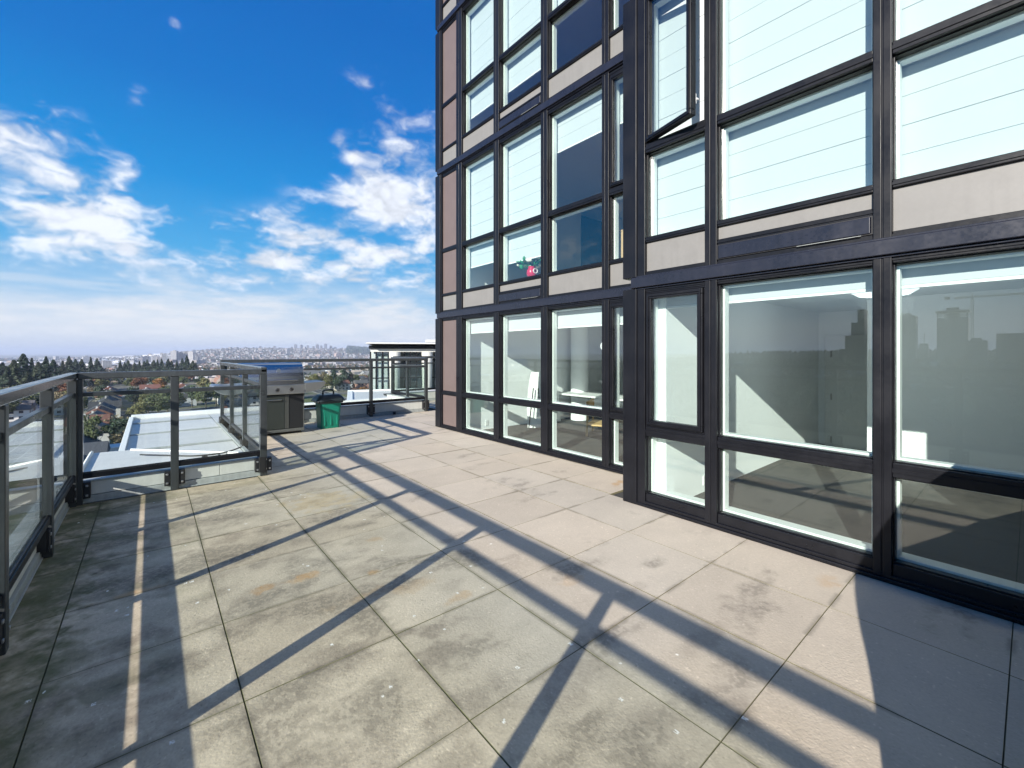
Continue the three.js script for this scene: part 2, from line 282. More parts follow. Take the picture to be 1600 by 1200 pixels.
function facade(X, cols, g, c0, storeys) {
  const top = c0 + 2.89 * storeys;
  const U0 = Math.min(...cols.map(c => c.u0)) - .1, U1 = Math.max(...cols.map(c => c.u1)) + .1;
  for (const c of cols) {
    const cell = (h0, h1, cas, ang) => {
      if (c.kind === 'panel') { part('mauve_panel', B(X + .004, X + .05, h0, h1, c.u0, c.u1, .003), M.mauve); return; }
      if (c.kind === 'casement' && cas) casement(X, c.u0, c.u1, h0, h1, ang); else windowCell(X, c.u0, c.u1, h0, h1);
    };
    const tr = (h0, h1, d = .018) => part('transom', [B(X - d, X + .072, h0, h1, c.u0, c.u1, .005), B(X - d - .007, X - d, h0 + (h1 - h0) * .34, h1 - (h1 - h0) * .34, c.u0, c.u1)], M.frame);
    part('base_sill', [B(X - .012, X + .072, .03, g[0], c.u0, c.u1, .005)], M.frame);
    cell(g[0], g[1], false); tr(g[1], g[2]); cell(g[2], g[3], true, 0); tr(g[3], c0 - .05, .01);
    for (let n = 0; n < storeys; n++) {
      const b = c0 + 2.89 * n;
      tr(b + .05, b + .105, .012);
      if (c.vent) {
        const v = part('vent_panel', [B(X - .03, X + .04, b + .11, b + .222, c.u0 + .012, c.u1 - .012, .006)], M.ledge);
        obj('vent_frame', ring(X - .022, X + .05, b + .105, b + .228, c.u0, c.u1, .008), M.black, v);
        part('sealant_bead', B(X - .036, X - .024, b + .1015, b + .1042, c.u0 + .06, c.u0 + .44), M.flash); tr(b + .228, b + .278, .012); part('spandrel_panel', B(X + .006, X + .05, b + .278, b + .385, c.u0, c.u1, .003), M.spandrel);
      } else part('spandrel_panel', B(X + .006, X + .05, b + .105, b + .385, c.u0, c.u1, .003), M.spandrel);
      tr(b + .385, b + .437); cell(b + .437, b + 1.255, false); tr(b + 1.255, b + 1.335);
      cell(b + 1.335, b + 2.76, true, c.open && n === 0 ? c.open : 0); tr(b + 2.76, b + 2.84, .01);
    }
  }
  // mullions stand between the columns of windows
  const s = [...cols].sort((a, b) => a.u0 - b.u0);
  for (let i = 0; i < s.length - 1; i++) {
    const a = s[i].u1, b = s[i + 1].u0, w = b - a, m = (a + b) / 2;
    for (let n = -1; n < storeys; n++) {
      const h0 = n < 0 ? .03 : c0 + 2.89 * n + .05, h1 = c0 + 2.89 * (n + 1) - .05;
      part('mullion', [B(X - .03, X + .12, h0, h1, a, m - .003, .006), B(X - .03, X + .12, h0, h1, m + .003, b, .006), B(X - .024, X + .1, h0, h1, m - .0035, m + .0035)], M.frame);
    }
  }
  for (let n = 0; n <= storeys; n++) {
    const b = c0 + 2.89 * n, e0 = U0 - .02, e1 = U1 + .04;
    part('ledge', [B(X - .062, X + .1, b - .05, b + .05, e0, e1, .006), B(X - .036, X + .1, b - .066, b - .052, e0, e1, .004), B(X - .04, X + .1, b + .052, b + .066, e0, e1, .003)], M.ledge);
  }
  part('base_flashing', [B(X - .04, X + .1, .0, .03, U0, U1, .006), B(X - .028, X + .1, .03, .055, U0, U1, .004)], M.frame);
  return [U0, U1, top];
}
const XR = 3.72, XL = 4.5, F0 = -.27;
const right = [{ u0: 1.823, u1: 2.414, kind: 'casement', open: -15.5 * D2R }, { u0: .683, u1: 1.718, kind: 'window', vent: true }, { u0: -.45, u1: .585, kind: 'window' }];
const left = [{ u0: 7.03, u1: 7.56, kind: 'panel' }, { u0: 5.86, u1: 6.84, kind: 'window' }, { u0: 4.70, u1: 5.718, kind: 'window', vent: true }, { u0: 3.56, u1: 4.56, kind: 'window' }, { u0: 2.86, u1: 3.45, kind: 'casement' }];
facade(XR, right, [.13, .69, .784, 2.083], 2.185, 2);
facade(XL, left, [.072, .665, .747, 2.13], 2.238, 3);
// corner posts, the step between the two planes, the far end wall
for (const [h0, h1] of [[0, 2.13], [2.24, 5.02], [5.13, 8.1]]) part('corner_post', [B(XR - .045, XR + .14, h0, h1, 2.50, 2.66, .008), B(XR - .03, XR + .12, h0, h1, 2.414, 2.50, .006)], M.frame);
part('return_wall', B(XR + .1, XL + .12, 0, 8.1, 2.50, 2.655), M.frame);
part('mullion', B(XL - .02, XL + .1, .03, 11, 2.66, 2.86), M.frame);
for (const [h0, h1] of [[0, 2.186], [2.29, 5.07], [5.18, 7.96], [8.07, 10.8]]) part('corner_post', [B(XL - .045, XL + .15, h0, h1, 7.60, 7.79, .008), B(XL - .03, XL + .12, h0, h1, 7.56, 7.60)], M.frame);
part('end_wall', B(XL + .15, 11, -.3, 10.95, 7.60, 7.78), M.mauve);
part('outer_wall', B(XR, 11, -.3, 8.1, -5, -.52), M.mauve);
part('mullion', B(XR - .03, XR + .12, .03, 8, -.56, -.45), M.frame);
part('roof', B(XR + .05, 11.1, 7.98, 8.2, -5.1, 2.6), M.ledge); part('roof', B(XL + .05, 11.1, 10.97, 11.2, 2.45, 7.85), M.ledge);
part('back_wall', B(10.8, 11, -.3, 10.95, -.52, 7.6), M.mauve);
// storeys: ceilings and floor slabs behind the spandrels, party walls, rooms
for (let n = 0; n < 3; n++) {
  const c = 2.19 + 2.89 * n;
  part('floor_slab', B(XR + .151, 10.8, c - .02, c + .40, -.52, 2.56), n ? M.wall : M.wall);
  part('floor_slab', B(XL + .151, 10.8, c + .03, c + .45, 2.56, 7.6), n ? M.wall : M.wall);
}
part('floor_slab', B(XL + .16, 10.8, 10.87, 10.96, 2.56, 7.6), M.wall);
part('party_wall', [B(XR + .16, 8.6, F0, 2.17, 2.3, 2.41), B(XL + .13, 10.8, F0, 2.22, 2.62, 2.8)], M.wall);
part('room_wall', B(XL + .16, 10.8, F0, 2.22, 6.95, 7.12), M.wall);
part('room_wall', B(6.95, 7.1, F0, 2.17, -.52, 1.34), M.wall);
part('room_wall', [B(7.1, 8.6, F0, 2.17, 1.22, 1.34), B(8.6, 8.7, F0, 2.17, 1.22, 2.4)], M.wall);
part('room_wall', B(9.6, 9.75, F0, 2.22, 2.8, 6.95), M.wall);
part('round_column', cyl(.2, .2, 2.5, 7.5, F0, 6.6, 32), M.wall);
part('baseboard', [B(XR + .16, 8.6, F0, F0 + .11, 2.285, 2.2995, .003), B(6.935, 6.9495, F0, F0 + .11, -.5, 1.335, .003)], M.white);
part('baseboard', [B(XL + .17, 9.6, F0, F0 + .11, 6.935, 6.949, .003), B(9.585, 9.599, F0, F0 + .11, 2.81, 6.94, .003)], M.white);
{ const d = part('interior_door', [B(8.55, 8.595, F0 + .01, F0 + 2.05, 1.45, 2.2, .004)], M.white); obj('door_handle', [bar([8.54, F0 + 1, 1.5], [8.49, F0 + 1, 1.5], .012), bar([8.49, F0 + 1, 1.5], [8.49, F0 + 1, 1.62], .01)], M.steelMatt, d); obj('hinge', [B(8.535, 8.552, F0 + .3, F0 + .4, 2.1, 2.12), B(8.535, 8.552, F0 + 1.0, F0 + 1.1, 2.1, 2.12), B(8.535, 8.552, F0 + 1.7, F0 + 1.8, 2.1, 2.12)], M.steelMatt, d); }
part('outlet_plate', B(4.62, 4.69, F0 + .32, F0 + .43, 2.292, 2.2999, .003), M.white);
part('outlet_plate', B(5.1, 5.17, F0 + .32, F0 + .43, 6.942, 6.9499, .003), M.white);
for (let n = 1; n < 4; n++) {   // the rooms upstairs
  const f = F0 + 2.89 * n, t = f + 2.44;
  part('room_wall', [B(XL + 5.2, XL + 5.3, f - .02, t + .1, 2.8, 7.5)], M.wall); part('wood_floor', B(XL + .3, XL + 5.19, f + .005, f + .03, 2.81, 6.99), M.wood[1]);
  part('party_wall', [B(XL + .17, 8, f - .02, t + .1, 2.56, 2.8)], M.wall);
  part('room_wall', B(XL + .17, 8, f - .02, t + .1, 7.0, 7.14), M.wall);
  if (n < 3) part('room_wall', B(XR + 2.6, XR + 2.7, f - .02, t + .1, -.5, 2.5), M.wall);
}
// wooden floors of the two rooms behind the glass, plank by plank
{
  const r = rng(21);
  part('subfloor', [B(XR + .12, 8.6, F0 - .06, F0 - .021, -.52, 2.4), B(XL + .12, 9.6, F0 - .061, F0 - .022, 2.7, 7)], M.floorDark);
  const lay = (x0, x1, u0, u1) => { let row = 0; for (let u = u0; u < u1 - .02; u += .165, row++) { let x = x0 - (row * .53) % 1.5; while (x < x1) { const a = Math.max(x, x0), b = Math.min(x + 1.5, x1); if (b - a > .05) part('floor_plank', B(a + .001, b - .001, F0 - .02, F0 + (r() - .5) * .0006, u + .001, Math.min(u + .164, u1), .0012), M.wood[Math.floor(r() * 4)]); x += 1.5; } } };
  lay(XR + .152, 6.94, -.5, 2.29); lay(XL + .152, 9.58, 2.81, 6.93);
  part('inner_sill', [B(XR + .1515, XR + .30, F0, .115, -.5, 2.29, .004)], M.inner); part('inner_sill', [B(XL + .1515, XL + .26, F0, .055, 2.81, 6.93, .004)], M.inner);
}

// blinds: each hangs by itself
function blind(X, u0, u1, h0, h1, label) {
  const t = thing('window_blind', label, 'blind', [X, h0, (u0 + u1) / 2], 0, 'white blinds behind the tower windows');
  const w = (u1 - u0) / 2, H = h1 - h0;
  obj('head_rail', B(-.02, .035, H - .05, H, -w, w, .004), M.white, t);
  obj('bottom_bar', B(-.008, .012, 0, .022, -w, w, .003), M.white, t);
  const n = Math.max(1, Math.round((H - .07) / .2)), s = (H - .072) / n;
  for (let i = 0; i < n; i++) obj('fold', B(-.006 + (i % 2) * .0015, .004, .022 + i * s + .0012, .022 + (i + 1) * s - .0012, -w, w, .002), M.blind, t);
  obj('backing', B(.0045, .006, .022, H - .05, -w + .002, w - .002), M.blind, t);
}
const storeyName = ['ground', 'second', 'third', 'fourth'];
const colL = { 1: 'window next to the mauve panels', 2: 'window in the middle, second from the mauve panels', 3: 'wide window third from the mauve panels', 4: 'narrow casement next to the dark corner column' };
const colR = ['open casement right of the dark corner column', 'wide window in the projecting bay', 'window at the right edge of the photo'];
const drop = { 1: [0, 1.86, 3.1, 5.93, 9.2], 2: [0, 1.86, 3.0, 5.92, 8.9], 3: [0, 1.86, 4.48, 6.6, 8.9], 4: [0, 1.86, 4.46, 6.4, 8.9] };
for (const i of [1, 2, 3, 4]) for (let n = 0; n < 4; n++) blind(XL + .185, left[i].u0 - .03, left[i].u1 + .03, drop[i][n + 1], 2.238 + 2.89 * n - .03 + (n ? 0 : -.02), `white ${n ? 'folded' : 'raised'} blind of the ${storeyName[n]} storey ${colL[i]}`);
for (let i = 0; i < 3; i++) for (let n = 0; n < 3; n++) blind(XR + .185, right[i].u0 - .03, right[i].u1 + .03, n ? 2.185 + 2.89 * (n - 1) + .43 : 1.93, 2.185 + 2.89 * n - .03, `white ${n ? 'lowered' : 'raised'} blind of the ${storeyName[n]} storey ${colR[i]}`);

// ---------------------------------------------------------------- curbs round the terrace
function curb(name, label, axis, at, a0, a1, side, top, thick, joints) {   // axis 'u': runs along U at X = at; side: where its outer face lies
  const t = thing(name, label, 'low wall', [0, 0, 0], 0, 'low curb walls under the railings');
  const bx = (d0, d1, h0, h1, p0, p1, r) => { const lo = Math.min(at + side * d0, at + side * d1), hi = Math.max(at + side * d0, at + side * d1); return axis === 'u' ? B(lo, hi, h0, h1, p0, p1, r) : B(p0, p1, h0, h1, lo, hi, r); };
  const cuts = [a0, ...joints, a1];
  for (let i = 0; i < cuts.length - 1; i++) obj('curb_panel', bx(0, .03, .075, top - .02, cuts[i] + .002, cuts[i + 1] - .002, .003), M.curb, t);
  obj('core', bx(.031, thick - .001, -.3, top - .021, a0, a1), M.curb, t);
  obj('cap', bx(-.008, thick + .015, top - .02, top, a0, a1, .004), M.flash, t);
  obj('base_flashing', [bx(-.018, .03, 0, .07, a0, a1, .004), bx(-.026, -.017, 0, .012, a0, a1, .003)], M.flash, t);
}
curb('curb_wall', 'low pale curb wall under the left hand railing', 'u', -.625, -1.7, 6.1, -1, .2445, .1, [.5, 2.6, 4.6]);
curb('curb_wall', 'low pale curb wall under the railing facing the town', 'x', 6.055, -.61, 1.1, 1, .222, .1, [.62]);
curb('curb_wall', 'low pale curb wall under the receding glass railing left of the grill', 'u', 1.03, 6.16, 10.1, -1, .16, .03, [8]);
curb('curb_wall', 'low pale curb wall behind the grill and the green bin', 'x', 9.99, 1.06, 5.46, 1, .29, .1, [2.4, 3.9, 4.85]);
curb('curb_wall', 'low pale curb wall under the short receding railing near the building corner', 'u', 5.42, 10.1, 12.1, -1, .29, .1, []);
curb('curb_wall', 'low pale curb wall under the railing behind the building corner', 'x', 12.08, 5.5, 9, 1, .29, .1, [7.2]);

// ---------------------------------------------------------------- railings
function railing(label, axis, at, posts, side, dy, ends) {   // posts: places along the run; side: the outside
  const t = thing('glass_railing', label, 'railing', [0, 0, 0], 0, 'glass railings round the terrace');
  const a0 = ends[0], a1 = ends[1];
  const bx = (d0, d1, h0, h1, p0, p1, r = .004) => { const lo = at + Math.min(d0, d1), hi = at + Math.max(d0, d1); return axis === 'u' ? B(lo, hi, h0, h1, p0, p1, r) : B(p0, p1, h0, h1, lo, hi, r); };
  obj('top_rail', bx(-.034, .034, 1.238 + dy, 1.304 + dy, a0, a1, .01), M.rail, t);
  for (const p of posts) {
    const o = obj('post', bx(-.033, .033, 0, 1.238 + dy, p - .036, p + .036, .005), M.post, t);
    const inn = -side;   // brackets on the terrace side of the curb
    const pl = [], bo = [];
    for (const s of [-1, 1]) { pl.push(bx(inn * -.05, inn * .012, .055, .215 + dy, p + s * .038, p + s * .09, .003), bx(inn * .013, inn * .024, .055, .215 + dy, p + s * .0375, p + s * .088, .003)); for (const h of [.085, .18 + dy]) bo.push(bx(inn * .0245, inn * .033, h - .01, h + .01, p + s * .055, p + s * .075, .003)); }
    obj('bracket', pl, M.black, o); obj('bolt', bo, M.bolt, o);
  }
  const s = [...posts].sort((a, b) => a - b), gaps = []; for (let i = 0; i < s.length - 1; i++) gaps.push([s[i] + .0362, s[i + 1] - .0362]);
  for (const [p, q] of gaps) {
    obj('mid_rail', bx(-.02, .02, 1.064 + dy, 1.107 + dy, p, q), M.post, t); obj('bottom_rail', bx(-.022, .022, .252 + dy, .302 + dy, p, q), M.frame, t);
    obj('glass_panel', bx(-.006, .006, .296 + dy, 1.07 + dy, p + .004, q - .004, 0), M.railGlass, t);
    obj('glazing_bead', [bx(-.012, -.0065, .302 + dy, .314 + dy, p, q, 0), bx(.0065, .012, .302 + dy, .314 + dy, p, q, 0)], M.black, t);
  }
}
railing('glass railing along the left edge of the terrace', 'u', -.585, [-2.05, -.72, .62, 1.96, 3.3, 4.645, 5.99], -1, 0, [-2.1, 6.024]);
railing('glass railing facing the town, between the corner and the grill side', 'x', 6.02, [-.548, .205, 1.06], 1, 0, [-.55, 1.094]);
railing('glass railing running away left of the grill', 'u', 1.06, [6.06, 7.35, 8.65, 9.93], -1, .02, [5.986, 9.99]);
railing('dark glass railing behind the grill and bin', 'x', 9.95, [1.1, 2.42, 3.98, 5.42], 1, .06, [1.026, 5.47]);
railing('short glass railing running away beside the building corner', 'u', 5.45, [9.99, 11.05, 12.02], -1, .07, [9.986, 12.08]);
railing('glass railing behind the building corner, before the pale pavilion', 'x', 12.05, [5.49, 7.1, 8.7], 1, .09, [5.484, 9]);

// ---------------------------------------------------------------- roofs beside the terrace
M.membrane = [0, 1, 2].map(i => std([[.72, .715, .70], [.69, .685, .675], [.74, .73, .715]][i], { roughness: .5, map: wallTint }));
{
  const t = thing('roof_wing', 'lower wing with a pale membrane roof beyond the railing', 'building', [0, 0, 0]);
  const poly = (pts, h0, h1) => { const s = new THREE.Shape(pts.map(p => new THREE.Vector2(p[0], p[1]))); const g = new THREE.ExtrudeGeometry(s, { depth: h1 - h0, bevelEnabled: false }); g.rotateX(-Math.PI / 2); g.translate(0, h0, 0); g.deleteAttribute('uv'); return metres(g.toNonIndexed()); };
  obj('near_roof', poly([[-.6, 6.165], [.98, 6.165], [.98, 6.5], [.61, 6.92], [-.2, 7.78], [-.6, 7.85]], -.2, .19), M.membrane[2], t);
  obj('edge_trim', [bar([-.585, .205, 6.2], [-.585, .205, 7.83], .02, 4), bar([-.2, .197, 7.77], [.97, .197, 6.53], .016, 4)], M.white, t);
  const us = [6.17, 8.0, 9.5, 11.0, 11.78];
  for (let i = 0; i < 4; i++) obj('membrane_strip', B(-.26, .985, -.2, .13 + (i % 2) * .004, us[i], us[i + 1] - .002), M.membrane[i % 3], t);
  for (const u of [8.0, 9.5, 11.0]) obj('seam', [B(-.26, .985, .1345, .152, u - .012, u + .012, .003), B(-.26, .985, .134, .138, u - .05, u + .05)], M.flash, t);
  for (const [i, [a, b]] of [[1.0, 2.6], [2.602, 4.2], [4.202, 5.30]].entries()) obj('membrane_strip', B(a, b, -.2, .13 + (i % 2) * .004, 10.11, 11.78), M.membrane[(i + 1) % 3], t);
  obj('edge_trim', [B(-.3, 5.3, .0, .215, 11.79, 11.93, .006)], M.white, t); obj('edge_trim', [B(-.33, -.262, .0, .185, 7.75, 11.79, .006)], M.white, t);
  obj('wall', [B(-.72, 11, -30, -.31, -5, 7.8), B(-.3, 11, -30, -.21, 7.8, 11.9)], M.mauve, t);
  obj('wall', [B(.99, 9, -.22, -.1, 6.2, 12.1), B(-.7, .99, -.3, -.21, 6.06, 7.78)], M.curb, t);
  const c = obj('roof_cable', tube([[-.1, .215, 7.2], [.2, .205, 6.95], [.45, .2, 6.75], [.75, .205, 6.72], [.95, .215, 6.9]], .009, 30, 6), M.black); tag(c, 'thin dark cable lying on the pale roof behind the railing', 'cable');
  const clips = [[.52, 6.6], [.66, 6.5], [.74, 6.48]];
  clips.forEach((p, i) => tag(obj('cable_clip', [B(p[0] - .03, p[0] + .03, .19, .215, p[1] - .022, p[1] + .022, .006), B(p[0] - .012, p[0] + .012, .215, .228, p[1] - .012, p[1] + .012, .003)], M.black), `small black cable clip on the pale roof, ${ORD[i]} from the left of three`, 'cable clip', 'clips on the roof'));
}
{
  const t = thing('far_roof', 'broad flat pale roof between the green bin and the pale pavilion', 'building', [6.3, 0, 17.6], -19.5 * D2R);
  for (let i = 0; i < 4; i++) obj('membrane_strip', B(i * 4.1, 4.096 + i * 4.1, -1.5, -1.1 + (i % 2) * .004, -5, 12), M.membrane[i % 3], t);
  obj('edge_trim', [B(-.3, 16.6, -1.5, -1.0, 12.002, 12.3, .01), B(-.3, -.002, -1.5, -1.04, -5, 12, .01)], M.white, t);
  obj('skylight', [B(2.2, 4.2, -1.09, -.85, 5, 6.2, .05)], M.membrane[0], t); obj('roof_drain', cyl(.12, .12, .12, 1.6, -1.09, 2.3, 12), M.black, t); obj('roof_mat', B(1.8, 4.2, -1.092, -1.05, 8.5, 9.5, .01), M.floorDark, t);
  obj('wall', B(-.25, 16.5, -30, -1.51, -5, 12.2), M.mauve, t);
}
// the white pavilion on the next building
{
  const X0 = 12.2; const Bp = (a, b, ...q) => B(a - X0, b - X0, ...q); const t = thing('roof_pavilion', 'pale pavilion with a thin flat roof and dark window bars beside the tower corner', 'building', [12.2, 0, 30.6], -25 * D2R);
  const pale = std([.5, .5, .47], { roughness: .7 }), f = -1.5, T = 1.78, u = 0;
  obj('roof', [Bp(11.95, 22, 2.12, 2.22, u - 1.0, u + 9, .02)], std([.5, .5, .49], { roughness: .7 }), t); obj('fascia', [Bp(12.1, 22, T, 2.02, u - .25, u + 8.5, .01)], M.frame, t);
  obj('lintel', Bp(12.2, 22, T - .22, T, u - .1, u + .3), pale, t);
  for (const x of [13.9, 16.2, 19]) obj('column', cyl(.34, .4, T - .22 - f, x - X0, f, u - .35, 20), pale, t);
  obj('wall', [Bp(12.3, 22, f, T - .22, u + 5, u + 5.2)], pale, t); obj('wall', Bp(12.1, 22, -30, f, u - .4, u + 8.4), pale, t); obj('wall', Bp(12.2, 12.4, f, T, u + .6, u + 5), pale, t);
  const xs = [12.2, 12.6, 13.05, 13.5, 14.6, 15.0, 15.45, 15.9, 16.75, 17.25, 17.8, 18.3, 18.9, 19.5, 20.2];
  for (const x of xs) obj('window_bar', Bp(x - .05, x + .05, f, T - .22, u, u + .12), M.frame, t);
  for (const h of [.98, -.35]) obj('window_bar', Bp(12.2, 20.2, h - .04, h + .04, u + .01, u + .11), M.frame, t);
  for (let i = 0; i < xs.length - 1; i++) if (xs[i + 1] - xs[i] < .8) obj('pane', Bp(xs[i] + .05, xs[i + 1] - .05, f, T - .25, u + .05, u + .07), M.glass, t);
  obj('inner_blind', [Bp(12.25, 13.5, f, T - .3, u + .5, u + .53), Bp(16.8, 20.2, f, T - .3, u + .5, u + .53)], M.blind, t);
  obj('roof_hatch', [Bp(16.2, 17, 2.3, 2.5, u + 1, u + 1.8, .02)], pale, t); obj('roof_hatch', [Bp(18.2, 20, 2.3, 2.55, u + 1.4, u + 2.4, .02)], M.spandrel, t);
}

// ---------------------------------------------------------------- grill
{
  const t = thing('gas_grill', 'stainless steel gas grill with a domed hood and black cabinet behind the glass railing', 'grill', [1.69, 0, 8.76]);
  const w = .525;   // half width; u grows away from the front
  const cab = std([.022, .024, .023], { roughness: .45 }), door = std([.045, .05, .046], { roughness: .4, metalness: .3 });
  obj('cabinet', [B(-w, w, .07, .74, .012, .5, .008)], cab, t);
  obj('base', [B(-w - .01, w + .01, .045, .1, -.004, .51, .01)], std([.1, .1, .095], { roughness: .5 }), t);
  for (const [a, b] of [[-w + .02, -.165], [-.155, .2]]) { const d = obj('door', B(a, b, .11, .72, -.006, .011, .006), door, t); obj('door_handle', [bar([a + .06, .645, -.035], [b - .06, .645, -.035], .009), bar([a + .08, .645, -.035], [a + .08, .645, -.004], .007), bar([b - .08, .645, -.035], [b - .08, .645, -.004], .007)], M.steel, d); }
  obj('stile', B(.205, .27, .11, .72, -.004, .011, .004), std([.09, .09, .085], { roughness: .4, metalness: .4 }), t);
  obj('side_panel', B(.275, w - .015, .11, .72, .002, .011, .003), M.black, t);
  obj('stile', B(w - .012, w + .004, .1, .74, -.002, .03, .003), std([.08, .08, .078], { roughness: .4 }), t);
  obj('control_panel', B(-w - .005, w + .005, .742, .915, -.055, .5, .012), M.steelMatt, t);
  for (const x of [-.39, -.16, .07, .3]) { const k = obj('knob', [bar([x, .825, -.056], [x, .825, -.085], .026, 20, .021)], M.black, t); obj('bezel', [bar([x, .825, -.0555], [x, .825, -.062], .038, 24)], M.steel, k); }
  { // the hood: a rolled sheet with closed ends
    const pts = []; pts.push([-.03, .92]); for (let i = 0; i <= 14; i++) { const a = Math.PI * (1.0 - i / 14 * .95); pts.push([.235 + Math.cos(a) * .262, 1.0 + Math.sin(a) * .305]); } pts.push([.49, .92]);
    const s = new THREE.Shape(pts.map(p => new THREE.Vector2(p[0], p[1]))); const g = new THREE.ExtrudeGeometry(s, { depth: w * 2 - .03, bevelEnabled: true, bevelSize: .012, bevelThickness: .012, bevelSegments: 3, curveSegments: 20 });
    g.rotateY(Math.PI / 2); g.translate(-w + .015, 0, 0); const hood = obj('hood', g, M.steel, t);
    obj('hood_handle', [bar([-.4, 1.0, -.075], [.4, 1.0, -.075], .012, 10), bar([-.36, 1.0, -.075], [-.36, 1.0, -.02], .01), bar([.36, 1.0, -.075], [.36, 1.0, -.02], .01)], M.steel, hood);
    obj('thermometer', [bar([.1, 1.17, .02], [.1, 1.175, -.005], .035, 24)], M.steelMatt, hood);
  }
  for (const s of [-1, 1]) { // side shelves with a rounded, tapering apron
    const sh = new THREE.Shape(); sh.moveTo(0, .93); sh.lineTo(.33, .945); sh.quadraticCurveTo(.365, .935, .35, .9); sh.quadraticCurveTo(.29, .81, .14, .785); sh.lineTo(0, .775); sh.closePath();
    const g = new THREE.ExtrudeGeometry(sh, { depth: .5, bevelEnabled: true, bevelSize: .008, bevelThickness: .008, bevelSegments: 2 }); if (s < 0) g.scale(-1, 1, 1); g.translate(s * (w + .012), 0, -.45);
    if (s < 0) { const ix = g.index; const p = g.attributes.position; const gg = g.toNonIndexed ? g.toNonIndexed() : g; const arr = gg.attributes.position.array; for (let i = 0; i < arr.length; i += 9) for (let k = 0; k < 3; k++) { const q = arr[i + 3 + k]; arr[i + 3 + k] = arr[i + 6 + k]; arr[i + 6 + k] = q; } gg.computeVertexNormals(); obj('side_shelf', gg, M.steelMatt, t); } else obj('side_shelf', g, M.steelMatt, t);
  }
  for (const x of [-w + .06, w - .06]) for (const u of [.06, .44]) obj('caster', [bar([x - .02, .035, u], [x + .02, .035, u], .035, 16), B(x - .028, x + .028, .03, .055, u - .02, u + .02, .004)], M.black, t);
}
// ---------------------------------------------------------------- bin
{
  const t = thing('waste_bin', 'green plastic waste bin with a black handled lid standing beside the grill', 'bin', [2.75, 0, 9.08], .05); t.scale.set(1.04, .97, 1);
  const green = std([.003, .19, .125], { roughness: .38 }), lidM = std([.02, .03, .035], { roughness: .35 });
  const body = (h, w, d, r) => { const s = new THREE.Shape(), a = w / 2, b = d / 2; s.moveTo(-a + r, -b); s.lineTo(a - r, -b); s.quadraticCurveTo(a, -b, a, -b + r); s.lineTo(a, b - r); s.quadraticCurveTo(a, b, a - r, b); s.lineTo(-a + r, b); s.quadraticCurveTo(-a, b, -a, b - r); s.lineTo(-a, -b + r); s.quadraticCurveTo(-a, -b, -a + r, -b); const g = new THREE.ExtrudeGeometry(s, { depth: h, bevelEnabled: false, steps: 6, curveSegments: 6 }); g.rotateX(-Math.PI / 2); return g; };
  const g = body(.55, .40, .36, .06); { const p = g.attributes.position; for (let i = 0; i < p.count; i++) { const k = .84 + .16 * p.getY(i) / .55; p.setX(i, p.getX(i) * k); p.setZ(i, p.getZ(i) * k); } g.computeVertexNormals(); }
  const b = obj('body', g, green, t);
  obj('rib', [B(-.135, -.1, .06, .46, -.168, -.15, .008), B(-.02, .015, .06, .46, -.168, -.15, .008), B(.1, .135, .06, .46, -.168, -.15, .008)], green, b);
  obj('rim', [B(-.225, .225, .51, .56, -.2, .2, .02)], lidM, t);
  const L = body(.13, .50, .42, .1); { const p = L.attributes.position; for (let i = 0; i < p.count; i++) { const y = p.getY(i) / .13, k = 1.06 - .34 * y * y; p.setX(i, p.getX(i) * k); p.setZ(i, p.getZ(i) * k); } L.translate(0, .555, 0); L.computeVertexNormals(); }
  const lid = obj('lid', [L, B(-.26, .26, .545, .575, -.215, .215, .03)], lidM, t);
  obj('handle', [tube([[-.1, .67, 0], [-.095, .755, 0], [-.06, .77, 0], [.06, .77, 0], [.095, .755, 0], [.1, .67, 0]], .016, 30, 8)], lidM, lid);
}
{ const d = obj('floor_drain', [cyl(.035, .03, .05, 4.55, 0, 9.92, 14), cyl(.045, .045, .012, 4.55, .05, 9.92, 14)], M.black); tag(d, 'small black outlet cap on the curb foot near the far railing', 'outlet'); }

// ---------------------------------------------------------------- things in the rooms
const pine = std([.55, .36, .14], { roughness: .5 });
{
  const t = thing('wooden_chair', 'pale wooden chair behind the ground floor glass beside the narrow casement', 'chair', [6.45, F0, 5.1], .5); t.scale.set(1.25, 1.05, 1.1);
  obj('seat', B(-.24, .24, .42, .45, -.23, .23, .01), pine, t); obj('backrest', [B(-.24, .24, .68, .84, .21, .235, .01)], pine, t);
  for (const [x, u, h] of [[-.21, -.2, .42], [.21, -.2, .42], [-.21, .21, .84], [.21, .21, .84]]) obj('leg', bar([x * 1.1, 0, u * 1.12], [x, h, u], .018, 8), pine, t);
  obj('stretcher', [bar([-.21, .2, -.2], [.21, .2, -.2], .011), bar([-.21, .2, .21], [.21, .2, .21], .011)], pine, t);
}
{
  const t = thing('white_desk', 'long white desk behind the ground floor glass of the far bay', 'desk', [7.25, F0, 5.6], 0); t.scale.set(1, 1.2, .95);
  obj('top', B(-.4, .4, .71, .74, -1.3, 1.3, .006), M.white, t); for (const u of [-1.2, 1.2]) obj('leg', [B(-.3, -.25, 0, .71, u - .03, u + .03, .004), B(.25, .3, 0, .71, u - .03, u + .03, .004)], M.white, t); obj('panel', B(.36, .38, .3, .7, -1.2, 1.2), M.white, t);
}
